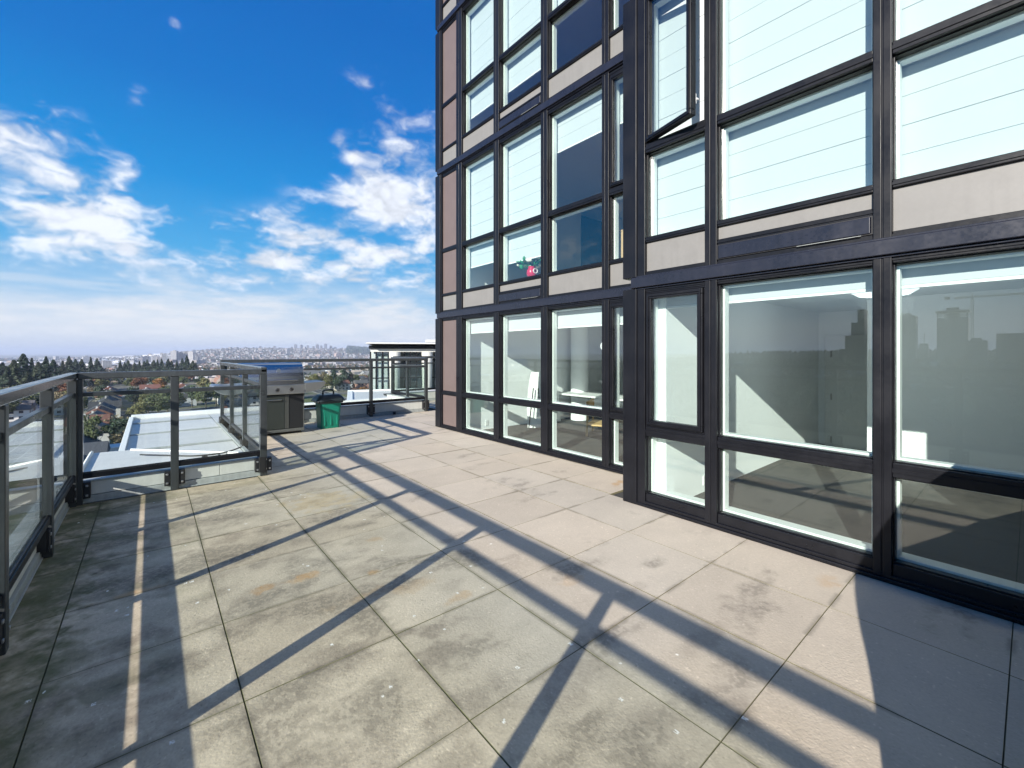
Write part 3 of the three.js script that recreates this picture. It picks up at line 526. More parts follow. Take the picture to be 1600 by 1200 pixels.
{
  const t = thing('ironing_board', 'white upright board leaning on thin dark legs inside the middle window', 'board', [6.0, F0, 6.45], -.78);
  const s = new THREE.Shape(); s.moveTo(-.15, 0); s.lineTo(.15, 0); s.lineTo(.17, .5); s.quadraticCurveTo(.16, 1.0, .09, 1.25); s.lineTo(-.09, 1.25); s.quadraticCurveTo(-.16, 1.0, -.17, .5); s.closePath();
  const g = new THREE.ExtrudeGeometry(s, { depth: .03, bevelEnabled: true, bevelSize: .006, bevelThickness: .006, bevelSegments: 2 }); g.rotateX(-.12); g.translate(0, .12, 0); obj('board', g, M.white, t);
  for (const x of [-.08, .08]) obj('leg', bar([x * 2, 0, -.25], [x * .6, 1.05, -.02], .012, 8), M.black, t);
}
{
  const t = thing('pedestal_stool', 'small white pedestal with a splayed foot on the wooden floor', 'stool', [5.9, F0, 6.15], 0);
  obj('seat', cyl(.12, .12, .04, 0, .46, 0, 24), M.white, t); obj('stem', cyl(.035, .03, .42, 0, .05, 0, 14), M.white, t);
  obj('foot', new THREE.LatheGeometry([[0, .09], [.06, .085], [.15, .05], [.22, .012], [.22, 0], [0, 0]].map(p => new THREE.Vector2(...p)), 28), M.white, t);
}
{
  const t = thing('low_bench', 'low white bench by the side wall inside the projecting bay', 'bench', [4.12, F0, 2.1], .1); t.scale.set(.62, .9, .7);
  obj('top', B(-.28, .28, .24, .27, -.14, .14, .006), M.white, t); for (const x of [-.22, .22]) obj('leg', [B(x - .02, x + .02, 0, .24, -.12, .12, .005)], M.white, t);
}
{
  const t = thing('ceiling_lamp', 'round lit white ceiling lamp inside the projecting bay', 'lamp', [5.6, 2.05, .95]);
  obj('lamp_shade', new THREE.LatheGeometry([[0, .0], [.2, .02], [.26, .06], [.27, .1], [.0, .1]].map(p => new THREE.Vector2(...p)), 32), std([.8, .82, .82], { emissive: C(.9, .95, .95), emissiveIntensity: .55 }), t);
  const l = new THREE.PointLight(C(.93, 1, .98), .55, 0, 2); l.position.set(0, -.06, 0); l.castShadow = true; l.shadow.radius = 11; t.add(l); obj('rim', new THREE.TorusGeometry(.268, .012, 8, 40).rotateX(Math.PI / 2).translate(0, .08, 0), M.steelMatt, t);
}
{
  const t = thing('pendant_lamp', 'small lit white pendant lamp in the far ground floor room', 'lamp', [6.4, 1.62, 5.0]);
  obj('lamp_shade', new THREE.SphereGeometry(.1, 20, 14), std([.8, .8, .78], { emissive: C(.95, .95, .9), emissiveIntensity: .6 }), t); obj('cord', cyl(.006, .006, .5, 0, .09, 0, 6), M.black, t);
  const l = new THREE.PointLight(C(.95, 1, .97), .3, 0, 2); l.position.set(0, -.02, 0); l.castShadow = true; l.shadow.radius = 5; t.add(l);
}
{
  const f = 2.238 + .437 + .01, t = thing('flower_vase', 'red vase of white and green flowers on the second storey sill', 'vase', [XL + .29, f + .04, 5.25]); t.scale.set(1.1, .9, 1.1);
  part('window_shelf', B(XL + .24, XL + .5, f - .05, f - .002, 2.82, 6.9, .004), M.white);
  obj('vase', new THREE.LatheGeometry([[0, 0], [.05, 0], [.075, .06], [.07, .13], [.045, .18], [.055, .2], [.04, .19], [.0, .17]].map(p => new THREE.Vector2(...p)), 24), std([.5, .012, .06], { roughness: .3 }), t);
  obj('handle', new THREE.TorusGeometry(.04, .009, 8, 20).translate(.0, .11, .085).rotateY(0), std([.7, .6, .6], { roughness: .4 }), t);
  const r = rng(4), st = [], lf = [], bl = [];
  for (let i = 0; i < 34; i++) { const a = r() * 6.28, q = .05 + r() * .17, h = .22 + r() * .17, e = [Math.cos(a) * q * .6, h, Math.sin(a) * q * 1.5]; st.push(bar([0, .18, 0], e, .003, 4)); const s = i % 2 ? new THREE.IcosahedronGeometry(.026 + r() * .016, 1) : new THREE.SphereGeometry(.05, 6, 4).scale(1, .25, .6).rotateZ(r() * 3).rotateY(r() * 3); s.translate(e[0], e[1], -e[2]); (i % 2 ? bl : lf).push(s); }
  obj('stem', st, std([.05, .2, .06]), t); obj('leaf', lf, std([.03, .2, .08]), t); obj('blossom', bl, std([.75, .74, .62]), t);
  const b = obj('carton', [B(XL + .26, XL + .42, f, f + .42, 3.34, 3.50, .004), B(XL + .255, XL + .425, f + .41, f + .43, 3.335, 3.505, .003)], std([.5, .33, .17], { roughness: .8 })); tag(b, 'tan carton on the second storey sill beside the dark corner column', 'box');
  const c = obj('sill_ornament', [cyl(.05, .03, .2, XL + .30, f, 6.15, 16), cyl(.02, .05, .1, XL + .30, f + .2, 6.15, 16)], std([.5, .38, .16], { roughness: .4, metalness: .4 })); tag(c, 'small brass coloured ornament on the second storey sill near the mauve panels', 'ornament');
}
// furniture under a rounded cover, beside the camera, whose shade falls over the lower right of the paving
{
  const s = new THREE.Shape(); s.moveTo(.86, 0); s.lineTo(.93, .40); s.bezierCurveTo(1.0, .5, 1.14, .52, 1.24, .71); s.bezierCurveTo(1.34, .86, 1.5, .93, 1.62, .98); s.bezierCurveTo(1.85, 1.12, 2.1, 1.175, 2.4, 1.18); s.lineTo(3.3, 1.18); s.quadraticCurveTo(3.5, 1.16, 3.52, .9); s.lineTo(3.54, 0); s.closePath();
  const g = new THREE.ExtrudeGeometry(s, { depth: .7, bevelEnabled: true, bevelSize: .01, bevelThickness: .03, bevelSegments: 3, curveSegments: 20 }); g.scale(1, 1.055, 1); g.translate(-.02, 0, .09);
  tag(obj('covered_sofa', g, std([.16, .165, .17], { roughness: .85 })), 'patio sofa under a rounded grey weather cover by the window wall', 'sofa');
}
// ---------------------------------------------------------------- the land
function ground(x, u) {
  const r = Math.hypot(x, u), az = Math.atan2(x, u) / D2R;
  let h = -30 - 26 * sst(430, 1500, r) - 16 * sst(1500, 3200, r);
  const side = sst(-4, 8, az) * (1 - .42 * sst(17, 26, az)) * sst(75, 45, az);
  h += 128 * side * sst(3300, 7200, r) * sst(14000, 8200, r);
  const west = sst(-45, -75, az) * sst(-170, -135, az);             // rising land across from the windows
  h += west * (18 * sst(300, 800, r) + 30 * sst(800, 1500, r) + 24 * sst(1500, 3500, r));
  if (r > 430) h += (vn(x / 260, u / 260, 90) - .5) * 8 * sst(430, 900, r);
  return h;
}
{
  const rings = [0, 12]; while (rings[rings.length - 1] < 30000) rings.push(rings[rings.length - 1] * 1.085 + 2);
  const N = 288, P = [], I = [], UV = [];
  for (const r of rings) for (let i = 0; i < N; i++) { const a = i / N * 2 * Math.PI, x = r * Math.sin(a), u = r * Math.cos(a); P.push(x, ground(x, u), -u); UV.push(x / 900, u / 900); }
  for (let k = 0; k < rings.length - 1; k++) for (let i = 0; i < N; i++) { const j = (i + 1) % N, a = k * N + i, b = k * N + j, c = a + N, d = b + N; I.push(a, b, c, b, d, c); }
  const g = new THREE.BufferGeometry(); g.setAttribute('position', new THREE.BufferAttribute(new Float32Array(P), 3)); g.setAttribute('uv', new THREE.BufferAttribute(new Float32Array(UV), 2)); g.setIndex(I); g.computeVertexNormals();
  if (g.attributes.normal.getY(500) < 0) { const ix = g.index.array; for (let i = 0; i < ix.length; i += 3) { const q = ix[i + 1]; ix[i + 1] = ix[i + 2]; ix[i + 2] = q; } g.computeVertexNormals(); }
  const t = tex(1024, (u, v) => {
    const a = fbm(u * 24, v * 24, 4, 30), b = fbm(u * 90 + 4, v * 90, 3, 31), c = vn(u * 300, v * 300, 32);
    let col = b > .55 ? [.085, .095, .04] : a > .52 ? [.19, .165, .12] : [.12, .115, .085];
    if (vn(u * 60, v * 60, 34) > .78) col = [.24, .225, .2];
    const f = .75 + c * .5; return col.map(q => s2(q * f));
  });
  setting('ground', g, std([1, 1, 1], { map: t, roughness: .95 }));
}
M.asphalt = std([.075, .075, .078], { roughness: .9, map: wallTint }); M.kerb = std([.3, .3, .29], { roughness: .8 }); M.paint = std([.7, .7, .68]);
M.grass = std([.12, .14, .035], { roughness: .95, map: metalTint }); M.lot = std([.27, .25, .22], { roughness: .95, map: wallTint });
function road(x0, u0, x1, u1, w) {
  const dx = x1 - x0, du = u1 - u0, L = Math.hypot(dx, du), nx = -du / L * w / 2, nu = dx / L * w / 2, y = -29.9;
  const strip = (a, b, s0, s1, h) => { const P = [], pt = (t, s) => [x0 + dx * t + nx * s, h, -(u0 + du * t + nu * s)]; const A = pt(a, s0), Bq = pt(b, s0), Cq = pt(b, s1), Dq = pt(a, s1); P.push(...A, ...Cq, ...Bq, ...A, ...Dq, ...Cq); const g = new THREE.BufferGeometry(); g.setAttribute('position', new THREE.BufferAttribute(new Float32Array(P), 3)); g.computeVertexNormals(); if (g.attributes.normal.getY(0) < 0) { for (let i = 0; i < 18; i += 9) for (let k = 0; k < 3; k++) { const p = g.attributes.position.array, q = p[i + 3 + k]; p[i + 3 + k] = p[i + 6 + k]; p[i + 6 + k] = q; } g.computeVertexNormals(); } return metres(g); };
  const r = setting('road', strip(0, 1, -1, 1, y), M.asphalt);
  obj('kerb', [-1, 1].map(s => { const g = new THREE.BoxGeometry(.3, .14, L); g.rotateY(Math.atan2(dx, -du)); g.translate((x0 + x1) / 2 + nx * s * 1.02, y + .07, -(u0 + u1) / 2 - nu * s * 1.02); return g; }), M.kerb, r);
  obj('centre_line', [strip(0, 1, -.02, .02, y + .02)], M.paint, r);
}
road(-34, 120, -34, 430, 8); road(-120, 292, 40, 300, 7); road(-90, 196, -8, 196, 7); road(60, 330, 180, 352, 8); road(-70, 120, -76, 430, 8); road(90, 180, 110, 430, 9);
{ const lot = (n, x0, x1, u0, u1, m, y) => setting(n, B(x0, x1, y - .3, y, u0, u1), m);
  lot('parking_lot', -66, -42, 205, 285, M.lot, -29.93); lot('parking_lot', -64, -44, 305, 400, M.lot, -29.93); lot('field', 66, 175, 235, 325, M.grass, -29.94); lot('field', 118, 200, 150, 232, M.grass, -29.945); lot('lawn', -26, 24, 205, 280, M.grass, -29.94); }

// ---------------------------------------------------------------- trees
const leafM = (c, i) => new THREE.MeshPhysicalMaterial({ color: C(...c), roughness: .9, transmission: .3, thickness: 0, side: THREE.DoubleSide, vertexColors: true });
const L = { fir: leafM([.034, .07, .038]), fir2: leafM([.058, .085, .036]), green: leafM([.10, .125, .045]), lime: leafM([.18, .175, .06]), dark: leafM([.05, .085, .045]), orange: leafM([.34, .17, .05]), rust: leafM([.20, .085, .04]), straw: leafM([.22, .18, .10]) };
const bark = std([.10, .085, .07], { roughness: .95 }), birchBark = std([.38, .35, .3], { roughness: .9 });
function leafCloud(r, n, place, size) {   // n leaf clumps, each a bent pair of faces
  const P = [], K = [];
  for (let i = 0; i < n; i++) {
    const [x, y, z, s, t] = place(r, i); const q = new THREE.Quaternion().setFromEuler(new THREE.Euler(r() * 6.3, r() * 6.3, r() * 6.3)), w = size * s * (.7 + r() * .6);
    const v = [[-w, 0, -w * .5], [w * .2, w * .25, -w * .7], [w, 0, w * .2], [-w * .1, w * .2, w * .8]].map(p => new THREE.Vector3(...p).applyQuaternion(q).add(new THREE.Vector3(x, y, z)));
    for (const k of [0, 1, 2, 0, 2, 3]) { P.push(v[k].x, v[k].y, v[k].z); const f = .72 + .5 * t; K.push(f, f, f * .95); }
  }
  const g = new THREE.BufferGeometry(); g.setAttribute('position', new THREE.BufferAttribute(new Float32Array(P), 3)); g.setAttribute('color', new THREE.BufferAttribute(new Float32Array(K), 3)); g.computeVertexNormals(); return metres(g);
}
function firCrown(seed, H, R, n, size) { const r = rng(seed); const lean = r() * 6.28; return leafCloud(r, n, r => { const t = Math.pow(r(), .62), tier = Math.floor(t * 15) / 15, lob = .75 + .35 * Math.sin(tier * 91 + seed); const a = r() * 6.28, br = Math.floor(a / 6.28 * 7) / 7 * 6.28; const aa = lerp(a, br, .45); const rad = R * Math.pow(1.02 - t, .86) * lob * Math.sqrt(r() * .9 + .1) * (.8 + .3 * Math.sin(aa * 3 + lean + tier * 20)); return [Math.cos(aa) * rad, H * (.12 + .9 * (1 - (1 - t))) - rad * .25, Math.sin(aa) * rad, 1.15 - .6 * t, r()]; }, size); }
function broadCrown(seed, H, R, n, size, sparse) { const r = rng(seed), blobs = []; for (let i = 0; i < 13; i++) { const a = r() * 6.28, k = Math.sqrt(r()); blobs.push([Math.cos(a) * R * .62 * k, H * (.42 + .46 * r() * (1.1 - k * .5)), Math.sin(a) * R * .62 * k, R * (.28 + .26 * r())]); } return leafCloud(r, n, r => { const b = blobs[Math.floor(r() * blobs.length)]; const d = new THREE.Vector3(r() - .5, r() - .5, r() - .5).normalize(), k = b[3] * (sparse ? Math.cbrt(r()) : .55 + .5 * r()); return [b[0] + d.x * k, b[1] + d.y * k * .8, b[2] + d.z * k, 1, r()]; }, size); }
function trunkGeo(seed, H, r0, limbs, R) { const r = rng(seed), g = [bar([0, -1, 0], [(r() - .5) * .4, H * .86, (r() - .5) * .4], r0, 7, r0 * .25)]; for (let i = 0; i < limbs; i++) { const a = r() * 6.28, h = H * (.25 + .45 * r()); g.push(bar([0, h, 0], [Math.cos(a) * R * .6, h + H * (.12 + .12 * r()), Math.sin(a) * R * .6], r0 * .35, 5, r0 * .08)); } return g; }
const protos = {};
function treeKind(kind, seed) {
  const key = kind + seed; if (protos[key]) return protos[key];
  const spec = { fir: ['fir_tree', firCrown(seed, 24, 6.0 + (seed % 3) * 1.2, 1900, .66), trunkGeo(seed, 24, .4, 0, 0), L.fir, bark], fir2: ['fir_tree', firCrown(seed, 21, 6.2 + (seed % 2), 1900, .7), trunkGeo(seed, 22, .4, 0, 0), L.fir2, bark], pine: ['pine_tree', broadCrown(seed, 15, 3.0, 700, .4, true), trunkGeo(seed, 15, .22, 7, 3), L.green, birchBark] };
  for (const k of ['green', 'lime', 'dark', 'orange', 'rust', 'straw']) spec[k] = [k === 'orange' || k === 'rust' ? 'maple_tree' : 'leafy_tree', null, null, L[k], bark];
  const s = spec[kind]; if (!s[1]) { const thin = kind === 'straw'; s[1] = broadCrown(seed, 13, 5.4, thin ? 800 : 1400, .46, thin); s[2] = trunkGeo(seed, 12, .32, 6, 5); }
  return protos[key] = s;
}
const treeList = [];   // [kind, seed, x pixel of the photograph it was read from, distance, height scale, width scale]
const along = (px, d) => { const a = (px - 800) / 678, s = Math.sin(YAW * D2R), c = Math.cos(YAW * D2R); return [d * (s + a * c), d * (c - a * s)]; };   // where a thing read off the photograph stands
function tree(kind, seed, px, d, H, W, zone) { const [x, u] = along(px, d); treeList.push({ kind, seed, px, d, x, u, H, W, zone }); }
{
  const r = rng(99);
  const Z = { left: 'in the left grove', row: 'in the fir row', mid: 'among the houses', right: 'beyond the grill' };
  // far left grove, close to the horizon
  [[-22, 300, 1.05], [4, 330, 1.0], [22, 300, 1.24], [36, 325, 1.26], [50, 345, 1.13], [60, 320, 1.16], [72, 330, 1.18], [84, 345, 1.07], [98, 420, 1.16], [108, 430, 1.2], [118, 470, 1.1], [128, 480, 1.25], [142, 500, 1.2], [152, 520, 1.14], [-40, 310, 1.16], [-8, 345, 1.14], [12, 260, .95], [44, 270, .92], [66, 275, .9]].forEach(([px, d, H], i) => tree(i % 3 === 2 ? 'fir2' : 'fir', 1 + i % 4, px, d, H, 1.35 + r() * .6, Z.left));
  for (let i = 0; i < 26; i++) tree(['green', 'straw', 'lime', 'green', 'rust'][i % 5], 1 + i % 3, -50 + r() * 170, 190 + r() * 100, .75 + r() * .45, .9 + r() * .35, Z.left);
  for (let i = 0; i < 17; i++) tree(i % 4 === 3 ? 'fir2' : 'fir', 1 + i % 4, 184 + i * 7.6 + r() * 4, 480 + r() * 130, .86 + r() * .3 + (i > 2 && i < 16 ? .1 : 0), 1.2 + r() * .5, Z.row);
  for (let i = 0; i < 20; i++) tree(['green', 'dark', 'straw', 'orange', 'lime', 'rust'][i % 6], 1 + i % 3, 124 + r() * 225, 330 + r() * 170, .7 + r() * .45, .95 + r() * .3, Z.mid);
  // nearer single trees
  [['pine', 1, 138, 132, 1.0], ['pine', 2, 152, 128, 1.05], ['pine', 1, 127, 150, .9], ['lime', 1, 232, 215, 1.15], ['dark', 2, 210, 232, 1.1], ['green', 3, 247, 205, 1.05], ['green', 1, 262, 228, 1.25], ['lime', 2, 222, 195, .8], ['green', 2, 275, 215, 1.05], ['dark', 1, 300, 250, 1.2], ['green', 3, 322, 235, 1.25], ['dark', 3, 338, 255, 1.2], ['straw', 1, 213, 260, .9], ['orange', 1, 212, 370, 1.0], ['orange', 2, 224, 390, .8], ['rust', 1, 215, 352, 1.1], ['dark', 1, 192, 150, .8], ['straw', 2, 198, 140, .7], ['straw', 3, 186, 165, .7], ['green', 1, 168, 250, .9], ['dark', 2, 160, 262, 1], ['straw', 1, 150, 285, .9], ['lime', 2, 158, 345, 1.1]].forEach(([k, s, px, d, H]) => tree(k, s, px, d, H, k === 'pine' ? 1 : 1.05, Z.mid));
  [['lime', 1, 492, 360, 1.3], ['straw', 2, 503, 372, 1.35], ['lime', 3, 511, 350, 1.2], ['fir', 2, 522, 365, .72], ['dark', 1, 530, 350, 1.25], ['fir', 3, 538, 372, .74], ['dark', 2, 546, 380, 1.2], ['green', 1, 554, 395, 1.1], ['straw', 3, 484, 390, 1], ['rust', 1, 560, 330, .45], ['orange', 2, 569, 328, .5], ['orange', 1, 577, 325, .48], ['rust', 2, 585, 330, .5], ['green', 2, 474, 420, 1], ['lime', 2, 590, 300, .5], ['straw', 1, 566, 440, .9], ['green', 3, 580, 450, .9]].forEach(([k, s, px, d, H]) => tree(k, s, px, d, H, k === 'fir' ? 1.5 : 1, Z.right));
  const look = { fir: 'tall dark fir', fir2: 'tall olive green fir', pine: 'slim pale trunked pine', green: 'mid green leafy tree', lime: 'yellow green leafy tree', dark: 'dark green leafy tree', orange: 'orange autumn tree', rust: 'rust brown autumn tree', straw: 'bare straw coloured tree' };
  const byZone = {}; for (const t of [...treeList].sort((a, b) => a.px - b.px)) { const k = t.kind + t.zone; (byZone[k] = byZone[k] || []).push(t); t.n = byZone[k].length - 1; }
  for (const t of treeList) {
    const [nm, crown, trunk, lm, bm] = treeKind(t.kind, t.seed), cnt = byZone[t.kind + t.zone].length;
    const o = thing(nm, `${look[t.kind]} ${t.zone}${cnt > 1 ? ', ' + ord(t.n) + ' of its kind from the left' : ''}`, 'tree', [t.x, ground(t.x, t.u) - .2, t.u], (t.px * 7) % 6.28, 'trees between the houses and groves');
    o.scale.set(t.W, t.H, t.W);
    if (!treeKind[t.kind + t.seed]) treeKind[t.kind + t.seed] = [prep(crown), mergeGeometries(trunk.map(prep))];
    const [cg, tg] = treeKind[t.kind + t.seed];
    obj('trunk', tg, bm, o); obj('crown', cg, lm, o);
  }
}

// ---------------------------------------------------------------- houses
const roofMs = [[.06, .06, .065], [.13, .125, .125], [.17, .145, .13], [.2, .09, .065], [.085, .09, .105]].map(c => std(c, { roughness: .9, map: metalTint })), wallMs = [[.62, .6, .56], [.5, .46, .4], [.36, .2, .15], [.42, .44, .46], [.66, .65, .63]].map(c => std(c, { roughness: .85 })), winM = std([.03, .035, .045], { roughness: .15 });
function gable(w, d, h, rise, over = .45) { // roof over w (x) by d (u), ridge along x
  const P = []; const a = -w / 2 - over, b = w / 2 + over, e = d / 2 + over, y0 = h - .25, y1 = h + rise; const q = (p) => P.push(...p[0], ...p[1], ...p[2], ...p[0], ...p[2], ...p[3]);
  q([[a, y0, e], [b, y0, e], [b, y1, 0], [a, y1, 0]]); q([[b, y0, -e], [a, y0, -e], [a, y1, 0], [b, y1, 0]]); q([[a, y0 - .18, -e], [b, y0 - .18, -e], [b, y0 - .18, e], [a, y0 - .18, e]]);
  for (const x of [a, b]) { P.push(x, y0 - .18, e, x, y0, e, x, y1, 0, x, y0 - .18, -e, x, y0, -e, x, y1, 0, x, y0 - .18, e, x, y1, 0, x, y0 - .18, -e); }
  q([[a, y0 - .18, e], [b, y0 - .18, e], [b, y0, e], [a, y0, e]]); q([[b, y0 - .18, -e], [a, y0 - .18, -e], [a, y0, -e], [b, y0, -e]]);
  const g = new THREE.BufferGeometry(); g.setAttribute('position', new THREE.BufferAttribute(new Float32Array(P), 3)); g.computeVertexNormals(); return metres(g);
}
{
  const made = [];
  const proto = (v) => {
    const g = new THREE.Group(), w = 11, d = 8.5, h = 5.4 + (v % 2) * .4;
    obj('wall', [B(-w / 2, w / 2, -1, h - .4, -d / 2, d / 2), (() => { const s = new THREE.Shape([[-d / 2, 0], [d / 2, 0], [0, 2.5]].map(p => new THREE.Vector2(...p))); const q = new THREE.ExtrudeGeometry(s, { depth: w - .1, bevelEnabled: false }); q.rotateY(Math.PI / 2); q.translate(-w / 2 + .05, h - .4, 0); return q; })()], wallMs[v % 5], g);
    const rf = obj('roof', gable(w, d, h, 2.6), roofMs[(v * 3) % 5], g); obj('chimney', B(v - 2.5, v - 1.9, h + 1, h + 2.9, .5, 1.1), wallMs[(v + 3) % 5], rf);
    for (const s of [-1, 1]) for (const x of [-3, 0, 3]) for (const y of [1, 3.6]) obj('window', B(x - .7, x + .7, y, y + 1.2, s * d / 2 - .06, s * d / 2 + .06), winM, g);
    for (const s of [-1, 1]) for (const z of [-2, 2]) obj('window', B(s * w / 2 - .06, s * w / 2 + .06, 3.4, 4.7, z - .6, z + .6), winM, g);
    obj('garage_door', B(w / 2 - .02, w / 2 + .07, 0, 2.3, -1.3, 1.3), wallMs[4], g);
    return g;
  };
  const P = [0, 1, 2, 3, 4].map(proto), tone = ['white', 'beige', 'brick', 'grey', 'pale'], roofName = ['near black', 'red brown', 'grey', 'blue grey', 'brown'];
  const r = rng(31), list = [];
  for (let i = 0; i < 17; i++) list.push([-15 - i * .35 + (r() - .5) * 4, 140 + i * 16.5 + (r() - .5) * 3, i % 4 === 1 ? 0 : Math.PI / 2, 'in the gabled row']);
  for (let i = 0; i < 15; i++) list.push([-50 - (r() - .5) * 3, 120 + i * 15 > 200 && 120 + i * 15 < 290 ? 500 + i * 9 : 122 + i * 15, 0, 'across the street']);
  for (let i = 0; i < 16; i++) list.push([-95 - (r() - .5) * 8, 130 + i * 19, Math.PI / 2, 'below the left grove']);
  for (let i = 0; i < 20; i++) list.push([0 + (i % 5) * 18 + (r() - .5) * 4, 318 + Math.floor(i / 5) * 30 + r() * 6, r() > .5 ? 0 : Math.PI / 2, 'above the membrane roof']);
  for (let i = 0; i < 36; i++) list.push([125 + (i % 9) * 17 + (r() - .5) * 5, 372 + Math.floor(i / 9) * 26 + r() * 6, r() > .5 ? 0 : Math.PI / 2, 'behind the field']);
  const cnt = {};
  list.forEach(([x, u, turn, zone], i) => {
    const v = Math.floor(r() * 5), src = P[v], o = src.clone(); o.name = numbered('house'); const k = tone[v] + zone; cnt[k] = (cnt[k] || 0) + 1; 
    o.position.set(x, ground(x, u) + .05, -u); o.rotation.y = turn + (r() - .5) * .06; scene.add(o); o._k = k; o._n = cnt[k] - 1; o._v = v; o._zone = zone; made.push(o);
  });
  for (const o of made) { tag(o, `${tone[o._v]} house with a ${roofName[(o._v * 3) % 5]} roof ${o._zone}${cnt[o._k] > 1 ? ', ' + ord(o._n) + ' nearest of its kind' : ''}`, 'house', 'houses of the town below'); }
  // two larger low buildings
  const w = thing('warehouse', 'low white flat roofed building at the foot of the slim pines', 'building', [along(158, 128)[0], -30, along(158, 128)[1]], .1); obj('wall', B(-4.5, 4.5, -1, 3.4, -3, 3), wallMs[4], w); obj('roof', [B(-4.7, 4.7, 3.4, 3.7, -3.2, 3.2, .05), B(-4.7, 4.7, 1.7, 1.9, -3.3, -3.0, .02)], M.white, w); obj('window', B(-3.5, 3.5, .9, 1.5, -3.06, -2.98), winM, w);
  const b = thing('warehouse', 'blue grey flat roofed hall between the green trees beyond the roof', 'building', [along(300, 300)[0], -30, along(300, 300)[1]], .15); obj('wall', B(-9, 9, -1, 6.5, -7, 7), std([.22, .3, .42], { roughness: .7 }), b); obj('roof', B(-9.3, 9.3, 6.5, 6.9, -7.3, 7.3, .05), M.white, b); obj('window', [B(-8, 8, 3.8, 5.2, -7.06, -6.98)], winM, b);
  const rd = thing('shed', 'small red shed beside the parking lot left of the gabled row', 'shed', [along(154, 208)[0], -30, along(154, 208)[1]], .2); obj('wall', B(-3, 3, -1, 3, -2.5, 2.5), std([.36, .05, .04]), rd); obj('roof', gable(6, 5, 3.2, 1.5), roofMs[0], rd);
  // parked cars, seen as specks from the terrace
  const carM = [[.5, .5, .52], [.04, .04, .05], [.62, .62, .6], [.25, .03, .03], [.05, .08, .2]].map(c => std(c, { roughness: .25, metalness: .3 }));
  const carP = carM.map((m, i) => { const g = new THREE.Group(); obj('body', [B(-.85, .85, .3, .85, -2.1, 2.1, .18)], m, g); obj('cabin', [B(-.72, .72, .84, 1.4, -1.2, 1.0, .25)], winM, g); const wh = []; for (const x of [-.75, .75]) for (const u of [-1.3, 1.3]) obj('wheel', bar([x - .1, .32, u], [x + .1, .32, u], .32, 12), M.black, g); return g; });
  const cn = ['silver', 'black', 'white', 'dark red', 'navy']; const cc = {}, cars = [];
  for (let i = 0; i < 44; i++) { const v = Math.floor(r() * 5), o = carP[v].clone(); o.name = numbered('parked_car'); const lot = i < 22 ? 'near' : 'far', k = v + lot; cc[k] = (cc[k] || 0) + 1; const x = lot === 'near' ? -63 + (i % 3) * 8 : -61 + (i % 3) * 6.5, u = lot === 'near' ? 210 + Math.floor(i / 3) * 9.4 : 310 + Math.floor((i - 22) / 3) * 11; o.position.set(x, -29.93, -u); o.rotation.y = Math.PI / 2 + (r() - .5) * .1; scene.add(o); cars.push([o, v, lot, k, cc[k] - 1]); }
  for (const [o, v, lot, k, n] of cars) tag(o, `${cn[v]} car parked on the ${lot} lot${cc[k] > 1 ? ', ' + ord(n) + ' nearest ' + cn[v] + ' car there' : ''}`, 'car', 'cars on the parking lots');
}

// ---------------------------------------------------------------- towers
const facadeTex = tex(128, (u, v) => { const fy = (v * 8) % 1, fx = (u * 6) % 1; const w = fy > .3 && fy < .8 && fx > .16 && fx < .84; const q = w ? .30 + vn(u * 6, v * 8, 3) * .22 : .9; return [q, q, q * 1.01]; });
const towerMs = [[.62, .61, .60], [.42, .42, .43], [.55, .50, .46], [.16, .17, .20], [.58, .45, .40], [.26, .25, .26]].map(c => std(c, { roughness: .7, map: facadeTex }));
function towerGeo(w, d, h, crown) { const g = new THREE.BoxGeometry(w, h, d); g.translate(0, h / 2, 0); const uv = g.attributes.uv, n = g.attributes.normal; for (let i = 0; i < uv.count; i++) if (Math.abs(n.getY(i)) < .5) { uv.setXY(i, uv.getX(i) * Math.max(1, Math.round(w / 18)), uv.getY(i) * Math.max(1, Math.round(h / 24))); } else uv.setXY(i, .02, .02); return g; }
